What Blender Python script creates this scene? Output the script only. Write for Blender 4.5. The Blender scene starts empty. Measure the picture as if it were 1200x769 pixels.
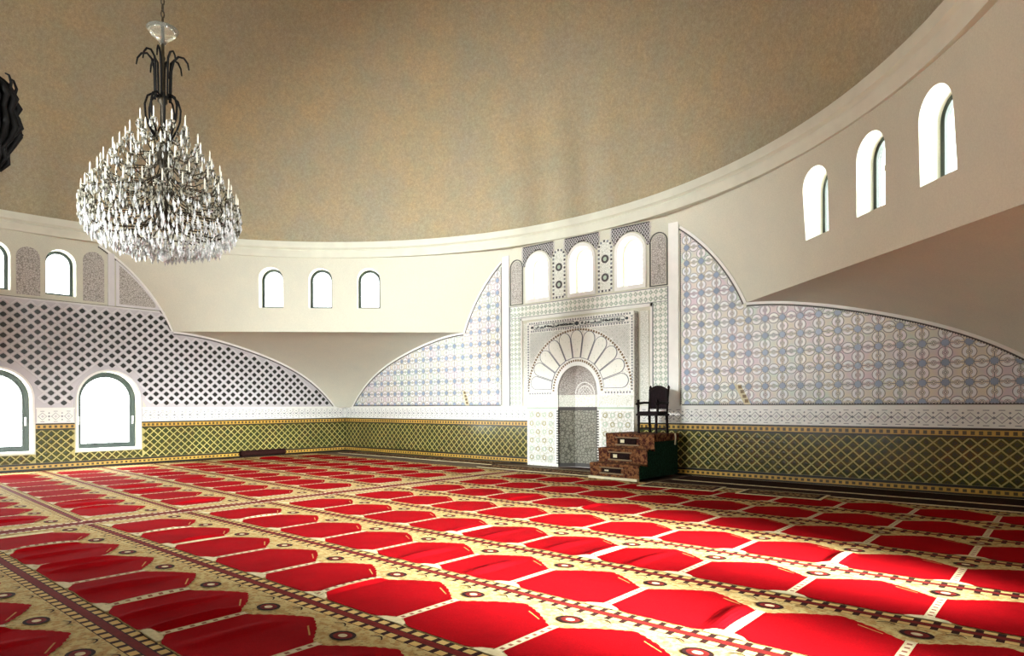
import bpy, bmesh, math, random
import numpy as np
from mathutils import Vector, Matrix

random.seed(7)
scene = bpy.context.scene
C = scene.collection
PI = math.pi
R_ = math.radians

# ------------------------------------------------------------------ camera
cd = bpy.data.cameras.new('camera'); cam = bpy.data.objects.new('camera', cd); C.objects.link(cam)
FPX = 769.6
cd.sensor_fit = 'HORIZONTAL'; cd.sensor_width = 36.0; cd.lens = FPX/1200*36.0
cd.shift_x = (600-583.76)/1200; cd.shift_y = (475.1-384.5)/1200
cd.clip_start = 0.05; cd.clip_end = 200
cam.matrix_world = (Matrix.Translation((9.501, -3.814, 1.6)) @ Matrix.Rotation(R_(41.494), 4, 'Z')
                    @ Matrix.Rotation(R_(90), 4, 'X') @ Matrix.Rotation(R_(-0.19), 4, 'Z'))
scene.camera = cam

# ------------------------------------------------------------------ sky, exposure
world = bpy.data.worlds.new('World'); scene.world = world; world.use_nodes = True
bg = world.node_tree.nodes['Background']
bg.inputs['Color'].default_value = (0.93, 0.97, 1.0, 1); bg.inputs['Strength'].default_value = 4.0
vs = scene.view_settings
vs.view_transform = 'Standard'; vs.look = 'None'; vs.gamma = 1.0; vs.use_curve_mapping = False
vs.exposure = 0.4

# daylight outside each window: (wall turn in degrees, offset along wall, z middle, width, height, watts, spread, pan and downward tilt in degrees)
UP, LOW = (0.95, 1.4), (1.7, 2.25)
DAY = []
for turn in (0, 45, -45, 90):
    for s in (-1.4, 0, 1.4): DAY.append((turn, s, 5.06, *UP, 60, 180, 0, 0))
for turn in (135, -135):
    for s in (-1.4, 0, 1.4): DAY.append((turn, s, 5.06, *UP, 62, 180, 0, 0))
for s in (-1.4, 0, 1.4): DAY.append((-90, s, 5.06, *UP, 210, 75, 0, 3))
for s in (-1.4, 0, 1.4): DAY.append((180, s, 5.06, *UP, 430, 56, 10, 5))
for s in (0.03, 2.53, -2.53): DAY.append((90, s, 1.5, *LOW, 270, 180, 0, 0))
for s in (-2.53, 0.03, 2.53): DAY.append((180, s, 1.5, *LOW, 18, 90, 8, 0))
for s in (-2.53, 0.03): DAY.append((-90, s, 1.5, *LOW, 470, 38, -11, 13))
for i, (turn, s, zm, w, h, watts, spread, pan, tilt) in enumerate(DAY):
    ld = bpy.data.lights.new('window_daylight', 'AREA'); ld.shape = 'RECTANGLE'; ld.size = w; ld.size_y = h
    ld.energy = watts; ld.spread = R_(spread); ld.color = (0.96, 1.0, 0.97)
    lo = bpy.data.objects.new('window_daylight', ld); C.objects.link(lo)
    lo.matrix_world = (Matrix.Rotation(R_(turn), 4, 'Z') @ Matrix.Translation((s, 10.16+0.62, zm))
                       @ Matrix.Rotation(R_(pan), 4, 'Z') @ Matrix.Rotation(R_(tilt-90), 4, 'X'))

# ------------------------------------------------------------------ helpers
def lin(h):
    h = h.lstrip('#'); c = [int(h[i:i+2], 16)/255 for i in (0, 2, 4)]
    return tuple(x/12.92 if x <= 0.04045 else ((x+0.055)/1.055)**2.4 for x in c)

class NT:
    """small node-tree writer"""
    def __init__(s, name, rough=.6, spec=.5, metal=0.0):
        s.m = bpy.data.materials.new(name); s.m.use_nodes = True; s.t = s.m.node_tree; s.n = s.t.nodes
        s.b = s.n['Principled BSDF']
        s.b.inputs['Roughness'].default_value = rough; s.b.inputs['Specular IOR Level'].default_value = spec
        s.b.inputs['Metallic'].default_value = metal
    def node(s, kind, **kw):
        n = s.n.new(kind)
        for k, v in kw.items(): setattr(n, k, v)
        return n
    def link(s, a, b): s.t.links.new(a, b)
    def val(s, sock, v):
        if isinstance(v, (int, float)): sock.default_value = v
        elif isinstance(v, tuple): sock.default_value = (*v, 1) if len(v) == 3 and len(sock.default_value) == 4 else v
        else: s.link(v, sock)
    def math(s, op, a, b=0.0, c=None):
        n = s.node('ShaderNodeMath', operation=op); s.val(n.inputs[0], a); s.val(n.inputs[1], b)
        if c is not None: s.val(n.inputs[2], c)
        return n.outputs[0]
    def mix(s, f, a, b):
        n = s.node('ShaderNodeMix', data_type='RGBA'); s.val(n.inputs[0], f); s.val(n.inputs[6], a); s.val(n.inputs[7], b)
        return n.outputs[2]
    def pos(s): return s.node('ShaderNodeNewGeometry').outputs['Position']
    def obj(s): return s.node('ShaderNodeTexCoord').outputs['Object']
    def sep(s, v):
        n = s.node('ShaderNodeSeparateXYZ'); s.link(v, n.inputs[0]); return n.outputs
    def noise(s, v, scale, detail=3, rough=.5):
        n = s.node('ShaderNodeTexNoise'); s.link(v, n.inputs['Vector']); n.inputs['Scale'].default_value = scale
        n.inputs['Detail'].default_value = detail; n.inputs['Roughness'].default_value = rough; return n.outputs['Fac']
    def ramp(s, f, lo, hi):
        n = s.node('ShaderNodeMapRange'); s.val(n.inputs[0], f); n.inputs[1].default_value = lo; n.inputs[2].default_value = hi
        return n.outputs[0]
    def col(s, c): s.val(s.b.inputs['Base Color'], c); return s
    def bump(s, h, strength=.3, dist=.01):
        n = s.node('ShaderNodeBump'); n.inputs['Strength'].default_value = strength; n.inputs['Distance'].default_value = dist
        s.link(h, n.inputs['Height']); s.link(n.outputs[0], s.b.inputs['Normal'])

M = {}
def speckled(name, hexcol, rough=.6, spec=.4, scale=6., amount=.12, bump=0., metal=0.0, fine=None, obj=False):
    t = NT(name, rough, spec, metal); c = lin(hexcol)
    v = t.obj() if obj else t.pos()
    f = t.ramp(t.noise(v, scale), .3, .7)
    out = t.mix(f, tuple(x*(1-amount) for x in c), tuple(min(1, x*(1+amount)) for x in c))
    if fine:
        g = t.ramp(t.noise(v, fine[0], 2), .3, .7)
        out = t.mix(t.math('MULTIPLY', g, fine[1]), out, tuple(x*.55 for x in c))
    t.col(out)
    if bump: t.bump(t.noise(v, scale*8, 3), bump, .01)
    M[name] = t.m; return t.m
def two_tone(name, a, b, pattern, scale, rough=.5, spec=.4, lo=.35, hi=.6, bump=.25, dist=.008):
    """carved or woven ornament: two tones split by a cellular or wavy pattern"""
    t = NT(name, rough, spec); v = t.pos()
    if pattern == 'cell':
        n = t.node('ShaderNodeTexVoronoi', feature='DISTANCE_TO_EDGE'); t.link(v, n.inputs['Vector']); n.inputs['Scale'].default_value = scale
        f = t.ramp(n.outputs['Distance'], lo, hi)
    elif pattern == 'dots':
        n = t.node('ShaderNodeTexVoronoi', feature='F1'); t.link(v, n.inputs['Vector']); n.inputs['Scale'].default_value = scale
        n.inputs['Randomness'].default_value = .6
        f = t.ramp(n.outputs['Distance'], lo, hi)
    else:
        f = t.ramp(t.noise(v, scale, 4, .6), lo, hi)
    t.col(t.mix(f, lin(a), lin(b))); t.bump(f, bump, dist); M[name] = t.m; return t.m

class MB:
    def __init__(s): s.v = []; s.f = []; s.m = []
    def poly(s, pts, mat=0):
        k = len(s.v); s.v += [tuple(p) for p in pts]; s.f.append(tuple(range(k, k+len(pts)))); s.m.append(mat)
    def box(s, x0, x1, y0, y1, z0, z1, mat=0):
        k = len(s.v)
        s.v += [(x, y, z) for z in (z0, z1) for y in (y0, y1) for x in (x0, x1)]
        for q in ((0,2,3,1), (4,5,7,6), (0,1,5,4), (2,6,7,3), (0,4,6,2), (1,3,7,5)): s.f.append(tuple(k+i for i in q)); s.m.append(mat)
    def slab(s, pts, y0, y1, mat=0, back=False):
        """outline pts (x,z) extruded between y0 (front, towards -y) and y1"""
        n = len(pts); k = len(s.v)
        s.v += [(x, y0, z) for x, z in pts] + [(x, y1, z) for x, z in pts]
        s.f.append(tuple(range(k, k+n))); s.m.append(mat)
        if back: s.f.append(tuple(range(k+2*n-1, k+n-1, -1))); s.m.append(mat)
        for i in range(n):
            j = (i+1) % n; s.f.append((k+j, k+i, k+n+i, k+n+j)); s.m.append(mat)
    def strip(s, a, b, y, mat=0, ydeep=None):
        """ribbon between two equally long outlines a, b of (x,z) at depth y"""
        for i in range(len(a)-1):
            q = [(a[i][0], y, a[i][1]), (a[i+1][0], y, a[i+1][1]), (b[i+1][0], y, b[i+1][1]), (b[i][0], y, b[i][1])]
            s.poly(q, mat)
            if ydeep is not None:
                for (p, r) in ((a[i], a[i+1]), (b[i+1], b[i])):
                    s.poly([(p[0], y, p[1]), (p[0], ydeep, p[1]), (r[0], ydeep, r[1]), (r[0], y, r[1])], mat)
    def tube(s, path, r, n=6, mat=0, cap=True):
        path = [Vector(p) for p in path]; rr = r if isinstance(r, (list, tuple)) else [r]*len(path)
        k0 = len(s.v); up = None
        for i, p in enumerate(path):
            t = (path[min(i+1, len(path)-1)]-path[max(i-1, 0)]).normalized()
            if up is None:
                up = Vector((0, 0, 1)) if abs(t.z) < .9 else Vector((1, 0, 0))
            a = t.cross(up).normalized(); b = a.cross(t).normalized(); up = b
            for j in range(n):
                th = 2*PI*j/n; s.v.append(tuple(p+rr[i]*(math.cos(th)*a+math.sin(th)*b)))
        for i in range(len(path)-1):
            for j in range(n):
                a = k0+i*n+j; b = k0+i*n+(j+1) % n; s.f.append((a, b, b+n, a+n)); s.m.append(mat)
        if cap:
            s.f.append(tuple(range(k0+n-1, k0-1, -1))); s.m.append(mat)
            e = k0+(len(path)-1)*n; s.f.append(tuple(range(e, e+n))); s.m.append(mat)
    def lathe(s, prof, n=24, c=(0, 0, 0), mat=0, a0=0., a1=2*PI):
        full = abs(a1-a0-2*PI) < 1e-6; cols = n if full else n+1; k = len(s.v)
        for i in range(cols):
            th = a0+(a1-a0)*i/n
            for r, z in prof: s.v.append((c[0]+r*math.cos(th), c[1]+r*math.sin(th), c[2]+z))
        P = len(prof)
        for i in range(n):
            j = (i+1) % cols
            for q in range(P-1):
                s.f.append((k+i*P+q, k+j*P+q, k+j*P+q+1, k+i*P+q+1)); s.m.append(mat)
    def mesh(s, name, mats, smooth=False, fix=True):
        me = bpy.data.meshes.new(name); me.from_pydata(s.v, [], s.f)
        for m in mats: me.materials.append(M[m])
        me.polygons.foreach_set('material_index', s.m)
        if fix:
            bm = bmesh.new(); bm.from_mesh(me); bmesh.ops.remove_doubles(bm, verts=bm.verts, dist=1e-5)
            bmesh.ops.recalc_face_normals(bm, faces=bm.faces); bm.to_mesh(me); bm.free()
        if smooth:
            me.polygons.foreach_set('use_smooth', [True]*len(me.polygons))
            if smooth is not True: me.set_sharp_from_angle(angle=R_(smooth))
        me.update(); return me
    def build(s, name, mats, parent=None, smooth=False, fix=True, loc=None):
        return link(name, s.mesh(name, [mats] if isinstance(mats, str) else mats, smooth, fix), parent, loc)
def link(name, data, parent=None, loc=None, rot=None):
    o = bpy.data.objects.new(name, data); C.objects.link(o)
    if parent is not None: o.parent = parent
    if loc is not None: o.location = loc
    if rot is not None: o.rotation_euler = rot
    return o
def thing(name, label, cat, loc=(0, 0, 0), rotz=0., group=None):
    o = link(name, None, None, loc, (0, 0, rotz)); return tag(o, label, cat, group)
def tag(o, label=None, cat=None, group=None, kind=None):
    if label: o['label'] = label
    if cat: o['category'] = cat
    if group: o['group'] = group
    if kind: o['kind'] = kind
    return o
def stuff(o): o['kind'] = 'stuff'; return o
def cut(o, cutters):
    """subtract closed meshes from a solid"""
    for me in cutters:
        c = link('cutter', me); c.matrix_world = Matrix.Identity(4)
        md = o.modifiers.new('b', 'BOOLEAN'); md.operation = 'DIFFERENCE'; md.solver = 'EXACT'; md.object = c
        bpy.context.view_layer.update()
        dg = bpy.context.evaluated_depsgraph_get(); nm = bpy.data.meshes.new_from_object(o.evaluated_get(dg))
        o.modifiers.clear(); o.data = nm; bpy.data.objects.remove(c)

# ------------------------------------------------------------------ materials
t = NT('plaster', .75, .25); v = t.pos()
f = t.ramp(t.noise(v, 1.6, 5, .65), .3, .7); g = t.ramp(t.noise(v, 45, 3, .7), .35, .65)
c = t.mix(f, lin('#d6d7c9'), lin('#dedccb')); t.col(t.mix(t.math('MULTIPLY', g, .25), c, lin('#b0ae9a'))); t.bump(t.noise(v, 60, 4), .12, .01); M['plaster'] = t.m
t = NT('dome_paint', .8, .2); v = t.pos()
f = t.ramp(t.noise(v, .55, 6, .7), .35, .65); g = t.ramp(t.noise(v, 14, 6, .8), .35, .65); h = t.ramp(t.noise(v, 1.7, 4, .6), .4, .7)
c = t.mix(f, lin('#b8af9a'), lin('#cdb58c')); c = t.mix(t.math('MULTIPLY', h, .45), c, lin('#a8b197')); c = t.mix(t.math('MULTIPLY', g, .55), c, lin('#8d806a')); k_ = t.ramp(t.noise(v, 45, 4, .8), .42, .62); c = t.mix(t.math('MULTIPLY', k_, .35), c, lin('#7a6e58'))
t.col(c); t.bump(t.noise(v, 30, 4), .25, .02); M['dome_paint'] = t.m
speckled('moulding', '#d8d9c9', .55, .35, 3, .05)
speckled('white_trim', '#eeeeea', .4, .4, 5, .03)
speckled('white_tile', '#e9eae6', .3, .5, 2, .03)
t = NT('pastel_field', .35, .5); v = t.pos()
f = t.ramp(t.noise(v, 1.1, 3, .6), .42, .58); g = t.ramp(t.noise(v, 3.1, 2), .4, .65)
c = t.mix(f, lin('#cfdfd4'), lin('#dccdd6')); t.col(t.mix(g, c, lin('#e2dccb'))); M['pastel_field'] = t.m
t = NT('pastel_ring', .3, .5); v = t.pos()
f = t.ramp(t.noise(v, 1.9, 3, .6), .42, .6); g = t.ramp(t.noise(v, .9, 2), .4, .6)
c = t.mix(f, lin('#f3f5f0'), lin('#f3ecf1')); t.col(t.mix(g, c, lin('#e9eef3'))); M['pastel_ring'] = t.m
speckled('outline', '#84898f', .45, .4, 3, .15)
speckled('star_blue', '#95a5c0', .3, .5, 1.5, .18)
speckled('rope_dark', '#4f4d4c', .5, .4, 3, .1)
speckled('lattice_white', '#dcdadd', .5, .4, 3, .05)
speckled('lattice_back', '#c9c6cb', .5, .4, 3, .05)
speckled('lozenge_dark', '#14170f', .35, .5, 1.3, .5)
speckled('olive_grout', '#a89d62', .45, .3, 1.2, .22)
t = NT('olive_tile', .16, .5); v = t.pos()
f = t.ramp(t.noise(v, 1.3, 4, .6), .4, .62); g = t.ramp(t.noise(v, 9, 2), .35, .65)
c = t.mix(f, lin('#55551f'), lin('#624a20')); t.col(t.mix(g, c, lin('#37421d'))); M['olive_tile'] = t.m
speckled('olive_motif', '#25281a', .33, .4, 5, .4)
speckled('border_black', '#17160f', .3, .5, 3, .2)
speckled('border_gold', '#c29a44', .3, .5, 2, .15)
speckled('bead_dark', '#4a3d1c', .3, .5, 3, .2)
two_tone('carved', '#8d8882', '#c9c5c0', 'cell', 22, .6, .3, .02, .16, .4)
two_tone('carved_light', '#cdd1c6', '#eef0e8', 'cell', 20, .5, .3, .02, .12, .3)
two_tone('petal_glaze', '#c9d2c8', '#f1f3ea', 'dots', 16, .35, .5, .15, .4, .1)
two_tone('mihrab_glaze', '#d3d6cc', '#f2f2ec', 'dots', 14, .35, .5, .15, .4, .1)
two_tone('dado_glaze', '#c0c2b4', '#e6e6e2', 'cell', 13, .3, .5, .02, .14, .2)
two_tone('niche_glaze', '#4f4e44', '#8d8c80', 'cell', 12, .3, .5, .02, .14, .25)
speckled('green_tile', '#b4c6b4', .35, .5, 1.5, .12)
speckled('pale_line', '#b4b9b2', .45, .4, 3, .1)
speckled('calligraphy', '#26383f', .4, .5, 5, .2)
speckled('plaque', '#dfe4de', .4, .5, 5, .08)
speckled('dado_line', '#a9a682', .4, .4, 5, .15)
speckled('brown_inset', '#7d6a4c', .4, .4, 5, .15)
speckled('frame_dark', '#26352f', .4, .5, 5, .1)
speckled('handle_white', '#e6e6e0', .3, .5, 5, .05)
t = NT('glass', .05); t.n.remove(t.b); o_ = t.n['Material Output']
a = t.node('ShaderNodeBsdfTransparent'); b = t.node('ShaderNodeBsdfGlossy'); b.inputs['Roughness'].default_value = .03
m_ = t.node('ShaderNodeMixShader'); m_.inputs[0].default_value = .06
t.link(a.outputs[0], m_.inputs[1]); t.link(b.outputs[0], m_.inputs[2]); t.link(m_.outputs[0], o_.inputs[0]); M['glass'] = t.m
speckled('floor_board', '#5a4636', .6, .3, 4, .2)
# carpet wools
t = NT('wool_red', .95, .02); v = t.pos()
f = t.ramp(t.noise(v, 1.4, 5, .65), .35, .65); g = t.ramp(t.noise(v, 70, 3, .7), .3, .7)
c = t.mix(f, lin('#90070f'), lin('#a40912')); c = t.mix(t.math('MULTIPLY', g, .35), c, lin('#5c060c')); t.col(c)
t.bump(t.noise(v, 160, 3), .4, .01); M['wool_red'] = t.m
t = NT('wool_cream', .9, .1); v = t.pos()
f = t.ramp(t.noise(v, 26, 3, .6), .52, .60); g = t.ramp(t.noise(v, 13, 2), .45, .6); h = t.ramp(t.noise(v, 37, 2, .5), .60, .66)
c = t.mix(g, lin('#c0ac76'), lin('#b0905a')); c = t.mix(t.math('MULTIPLY', f, .4), c, lin('#9c6c38')); c = t.mix(t.math('MULTIPLY', h, .5), c, lin('#3c2c1c'))
t.col(c); t.bump(t.noise(v, 160, 3), .3, .01); M['wool_cream'] = t.m
speckled('wool_pale', '#cdbf98', .9, .1, 30, .12)
speckled('wool_maroon', '#6a1a16', .9, .1, 20, .25)
speckled('wool_dark', '#2a1512', .9, .1, 20, .3)
speckled('wool_gold', '#b8864c', .9, .1, 25, .2)
def beads(name, axis, pitch, light, dark, part=.55):
    t = NT(name, .9, .1); o = t.sep(t.obj())[axis]
    f = t.math('FRACT', t.math('DIVIDE', o, pitch)); k = t.math('LESS_THAN', f, part)
    t.col(t.mix(k, lin(dark), lin(light))); M[name] = t.m
beads('wool_beads', 0, .125, '#c9a768', '#2f1510', .62)
beads('wool_chain', 1, .085, '#d6c8a6', '#8d5a48', .6)
two_tone('rug_brown', '#3a2018', '#a0825a', 'cell', 9, .9, .1, .05, .3, .1)
two_tone('stair_carpet', '#3b1c18', '#7e5636', 'noise', 16, .9, .1, .42, .6, .2)
speckled('stair_green', '#143023', .9, .1, 25, .55)
speckled('stair_dark', '#1d1110', .9, .1, 20, .4)
speckled('stair_pale', '#d6cfae', .6, .3, 6, .08)
speckled('black_wood', '#150b0c', .6, .15, 8, .3)
speckled('black_leather', '#170c10', .7, .12, 30, .4, bump=.2)
speckled('bronze', '#2c2417', .5, .4, 12, .3, metal=.5)
speckled('candle_white', '#cfcabb', .5, .4, 5, .05)
speckled('iron', '#0b0908', .7, .12, 12, .4)
t = NT('crystal', .08, .8); v = t.pos(); f = t.ramp(t.noise(v, 26, 2), .4, .6)
t.col(t.mix(f, (.55, .56, .54), (.95, .96, .97))); t.b.inputs['Transmission Weight'].default_value = .45; t.b.inputs['IOR'].default_value = 1.5; M['crystal'] = t.m
t = NT('clear_glass', .05, .6); t.col((.85, .83, .72)); t.b.inputs['Transmission Weight'].default_value = .92; t.b.inputs['IOR'].default_value = 1.3; M['clear_glass'] = t.m
t = NT('crystal_smoke', .2, .3); v = t.pos(); f = t.ramp(t.noise(v, 26, 2), .4, .6)
t.col(t.mix(f, (.05, .045, .03), (.42, .40, .33))); t.b.inputs['Transmission Weight'].default_value = .3; M['crystal_smoke'] = t.m

# ------------------------------------------------------------------ hall geometry
L = 10.16; AV = 4.21; Z1 = 3.77
def half_w(z): return math.sqrt(max(0.0, 20.86-(z-2.0)**2))      # upper arch: half width on a flat wall at height z
def up_arch(s): return 2.0+math.sqrt(max(0.0, 20.86-s*s))
_cx = np.array([4.21, 5.16, 5.85, 6.4, 7.11, 7.52, 7.88, 8.36, 8.81, 9.3, 9.73, 9.95])
_cz = np.array([3.77, 3.69, 3.56, 3.42, 3.22, 3.07, 2.93, 2.70, 2.42, 2.03, 1.59, 1.3])
_pf = np.polyfit(_cx, _cz, 5)
def low_arch(s): return float(np.polyval(_pf, min(max(s, 4.21), 9.95)))
def arch_z(s): s = abs(s); return min(up_arch(s), 6.1) if s < AV else low_arch(s)
def arched(s, z0, z1, w, n=14, grow=0.0, foot=True):
    """outline of a round-headed opening"""
    r = w/2+grow; zs = z1-w/2
    pts = [(s-r, z0-(grow if foot else 0)), (s+r, z0-(grow if foot else 0))]
    return pts + [(s+r*math.cos(PI*i/n), zs+r*math.sin(PI*i/n)) for i in range(n+1)]
def arched_cutter(s, z0, z1, w, y0=L-1.2, y1=L+2.0):
    b = MB(); b.slab(arched(s, z0, z1, w), y0, y1, back=True); return b.mesh('cutter', ['plaster'])

UPW = [(s, 4.47, 5.65, .68) for s in (-1.41, 0.0, 1.41)]
LOWW = [(s, .47, 2.54, 1.48) for s in (-2.53, 0.03, 2.53)]
NICHE_D = .22
def flat_wall(name, turn, lower, niche=False):
    b = MB(); o = L+.5
    b.slab([(-o, 0), (o, 0), (o, Z1+.02), (4.7, Z1+.02), (4.7, 6.7), (-4.7, 6.7), (-4.7, Z1+.02), (-o, Z1+.02)], L, o, back=True)
    w = b.build(name, 'plaster')
    cs = [arched_cutter(*q) for q in UPW] + ([arched_cutter(*q) for q in lower])
    if niche: cs.append(arched_cutter(0, -.3, 2.75, 1.36))
    cut(w, cs); w.rotation_euler.z = R_(turn); w['kind'] = 'structure'; return w
wall_mihrab = flat_wall('wall_front', 0, [], True)
wall_left = flat_wall('wall_left', 90, LOWW)
wall_rear = flat_wall('wall_rear', 180, LOWW)
wall_right = flat_wall('wall_right', -90, LOWW[:2])

def corner_wall(name, turn):
    b = MB(); NZ, NX = 22, 28; rows = []
    for i in range(NZ+1):
        z = Z1+(6.5-Z1)*i/NZ; w = half_w(z); c = (L-w)/2**.5; e = (L+w)/2**.5; sg = L-e; row = []
        for j in range(NX+1):
            x = -c+2*c*j/NX
            if sg < 1e-3: y = L
            else:
                r = (c*c+sg*sg)/(2*sg); th = math.asin(c/r); a = -th+2*th*j/NX; x = r*math.sin(a); y = L-r+r*math.cos(a)
            row.append((x, y, z))
        rows.append(row)
    W = NX+1; b.v = [p for r in rows for p in r] + [(p[0], p[1]+.5, p[2]) for r in rows for p in r]; off = len(rows)*W
    def q(*i): b.f.append(i); b.m.append(0)
    for i in range(NZ):
        for j in range(NX):
            a = i*W+j; q(a, a+1, a+W+1, a+W); q(off+a, off+a+W, off+a+W+1, off+a+1)
        for j in (0, NX): a = i*W+j; q(a, a+W, off+a+W, off+a)
    for j in range(NX):
        for i in (0, NZ): a = i*W+j; q(a, a+1, off+a+1, off+a)
    w = b.build(name, 'plaster'); cut(w, [arched_cutter(*u) for u in UPW])
    for p in w.data.polygons: p.use_smooth = True
    w.data.set_sharp_from_angle(angle=R_(25))
    w.rotation_euler.z = R_(turn); w['kind'] = 'structure'
    # squinch surface below the window zone, falling to the corner of the square
    b = MB(); xs = np.linspace(4.21, 9.76, 30); n = len(xs); top = L*2**.5+.4
    for x in xs:
        z = low_arch(x); c = (L-x)/2**.5; e = (L+x)/2**.5
        b.v += [(-c, e, z), (c, e, z), (0, top, z)]
    for i in range(n-1):
        k = 3*i
        for a, d in ((0, 1), (1, 2), (2, 0)): b.f.append((k+a, k+d, k+3+d, k+3+a)); b.m.append(0)
    b.f += [(0, 1, 2), (3*n-3, 3*n-2, 3*n-1)]; b.m += [0, 0]
    s = b.build(name.replace('wall_', 'wall_soffit_'), 'plaster', smooth=20); s.rotation_euler.z = R_(turn); s['kind'] = 'structure'
    return w
corner_wall('wall_corner_left', 45); corner_wall('wall_corner_right', -45)
corner_wall('wall_corner_rear_left', 135); corner_wall('wall_corner_rear_right', -135)

b = MB(); b.box(-10.7, 10.7, -10.7, 10.7, -.2, -.014); tag(b.build('floor', 'floor_board'), kind='structure')
b = MB(); b.lathe([(9.97, 6.37), (10.5, 6.37), (10.5, 6.0), (10.10, 5.94), (10.085, 5.97), (10.08, 6.03), (10.04, 6.09), (10.035, 6.13), (10.06, 6.15), (10.05, 6.17), (9.985, 6.20), (9.975, 6.26), (9.97, 6.37)], 160)
tag(b.build('trim_1', 'moulding', smooth=40), kind='structure')
b = MB(); b.lathe([(10.14*math.cos(PI/2*i/40), 6.37+9.9*math.sin(PI/2*i/40)) for i in range(41)], 128)
tag(b.build('ceiling', 'dome_paint', smooth=True), kind='structure')

# ------------------------------------------------------------------ windows
wn = [0]
def window(turn, s, z0, z1, w, low, seen=True):
    wn[0] += 1; root = link('window_%d' % wn[0], None, None, None, (0, 0, R_(turn))); root['kind'] = 'structure'
    y = L+.30; fw = .095 if low else .075
    def ring(b, g0, g1, yf, yb):
        o = arched(s, z0, z1, w, 18, g0); i_ = arched(s, z0, z1, w, 18, g1); o.append(o[0]); i_.append(i_[0]); b.strip(o, i_, yf, 0, yb)
    b = MB(); ring(b, 0.0, -fw, y-.03, y+.05); b.build('window_frame', 'white_trim' if turn == 0 else 'frame_dark', root)  # frames above the mihrab are white: window glare put into their colour
    if low:
        b = MB(); ring(b, -fw, -fw-.045, y-.015, y+.03); b.build('sash', 'frame_dark', root)
    b = MB(); b.slab(arched(s, z0, z1, w, 18, -fw), y+.012, y+.018, back=True); b.build('pane', 'glass', root)
    if low and seen:
        for sg in (-1, 1):
            b = MB(); x = s+sg*(w/2-fw*.8); b.box(x-.018, x+.018, y-.06, y-.03, 1.12, 1.34); b.box(x-.011, x+.011, y-.1, y-.06, 1.2, 1.34); b.build('handle', 'handle_white', root)
        b = MB(); b.box(s-w/2-.04, s+w/2+.04, L-.05, L+.3, z0-.045, z0+.012); b.build('window_sill', 'white_trim', root)
        b = MB()
        o = arched(s, z0, z1, w, 24, .055, False); i_ = arched(s, z0, z1, w, 24, 0, False); b.strip(o[1:]+o[:1], i_[1:]+i_[:1], L-.03, 0, L+.02)
        b.build('architrave', 'white_trim', root)
    elif not low and seen:
        b = MB(); b.box(s-.05, s-.02, y-.055, y-.03, z0+.62, z0+.70); b.build('catch', 'handle_white', root)
    return root
for turn in (0, 45, -45, 90, 180, 135, -90, -135):
    for u in UPW: window(turn, *u, False, turn in (45, -45, 90))
for u in LOWW: window(90, *u, True)
for u in LOWW: window(180, *u, True, False)
for u in LOWW[:2]: window(-90, *u, True, False)

# ------------------------------------------------------------------ clipping of pattern pieces
def clip(poly, fn):
    """cut a convex (x,z) polygon with the half plane fn(x,z) >= 0 (fn linear)"""
    out = []
    for i, p in enumerate(poly):
        q = poly[(i+1) % len(poly)]; a, d = fn(*p), fn(*q)
        if a >= 0: out.append(p)
        if (a >= 0) != (d >= 0):
            k = a/(a-d); out.append((p[0]+(q[0]-p[0])*k, p[1]+(q[1]-p[1])*k))
    return out if len(out) > 2 else []
def arch_cut(s, margin):
    """half plane under the arch near s"""
    e = .02; s0 = s; z = arch_z(s0); dz = (arch_z(s0+e)-arch_z(s0-e))/(2*e); n = math.hypot(1, dz)
    return lambda x, zz: (z+dz*(x-s0)-zz)/n-margin

# ------------------------------------------------------------------ rosette tiles on the mihrab wall
RP, RZ = .348, .352
def sector(r0, r1, a0, a1, n):
    out = []
    for i in range(n):
        t0 = a0+(a1-a0)*i/n; t1 = a0+(a1-a0)*(i+1)/n
        out.append([(r0*math.cos(t0), r0*math.sin(t0)), (r1*math.cos(t0), r1*math.sin(t0)), (r1*math.cos(t1), r1*math.sin(t1)), (r0*math.cos(t1), r0*math.sin(t1))])
    return out
def ring_polys(turn):
    """(polygon, material, height) of one ring tile: outline, two half rings, diamond"""
    out = [(q, 0, .003) for q in sector(.103, .114, 0, 2*PI, 16)]
    for k in (0, 1):
        c = turn+PI/2+k*PI
        out += [(q, 1, .007) for q in sector(.05, .097, c-1.12, c+1.12, 5)]
        out += [(q, 0, .004) for q in sector(.043, .05, c-1.2, c+1.2, 4)]
    d = .034; e = .02
    D = [(d, 0), (0, d), (-d, 0), (0, -d)]; I = [(e, 0), (0, e), (-e, 0), (0, -e)]
    for i in range(4): out.append(([I[i], D[i], D[(i+1) % 4], I[(i+1) % 4]], 0, .004))
    for sg in (-1, 1):
        q = [(sg*.034, -.006), (sg*.103, -.006), (sg*.103, .006), (sg*.034, .006)]
        if turn: q = [(z, x) for x, z in q]
        out.append((q, 0, .0035))
    return out
def star_polys():
    r = []
    for i in range(16):
        a = 2*PI*i/16; q = .066 if i % 2 == 0 else .052; r.append((q*math.cos(a), q*math.sin(a)))
    o = [(x*1.16, z*1.16) for x, z in r]
    out = [(r, 2, .008)]
    for i in range(16): out.append(([r[i], o[i], o[(i+1) % 16], r[(i+1) % 16]], 0, .004))
    return out
def piece(polys):
    b = MB()
    for pl, m, h in polys:
        b.poly([(x, -h, z) for x, z in pl], m)
        if h > .006:
            for i in range(len(pl)):
                p, q = pl[i], pl[(i+1) % len(pl)]; b.poly([(p[0], -h, p[1]), (q[0], -h, q[1]), (q[0], 0, q[1]), (p[0], 0, p[1])], m)
    return b.mesh('tile', ['outline', 'pastel_ring', 'star_blue'], fix=False)
ring_h, ring_v, star_m = ring_polys(0), ring_polys(PI/2), star_polys()
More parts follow.
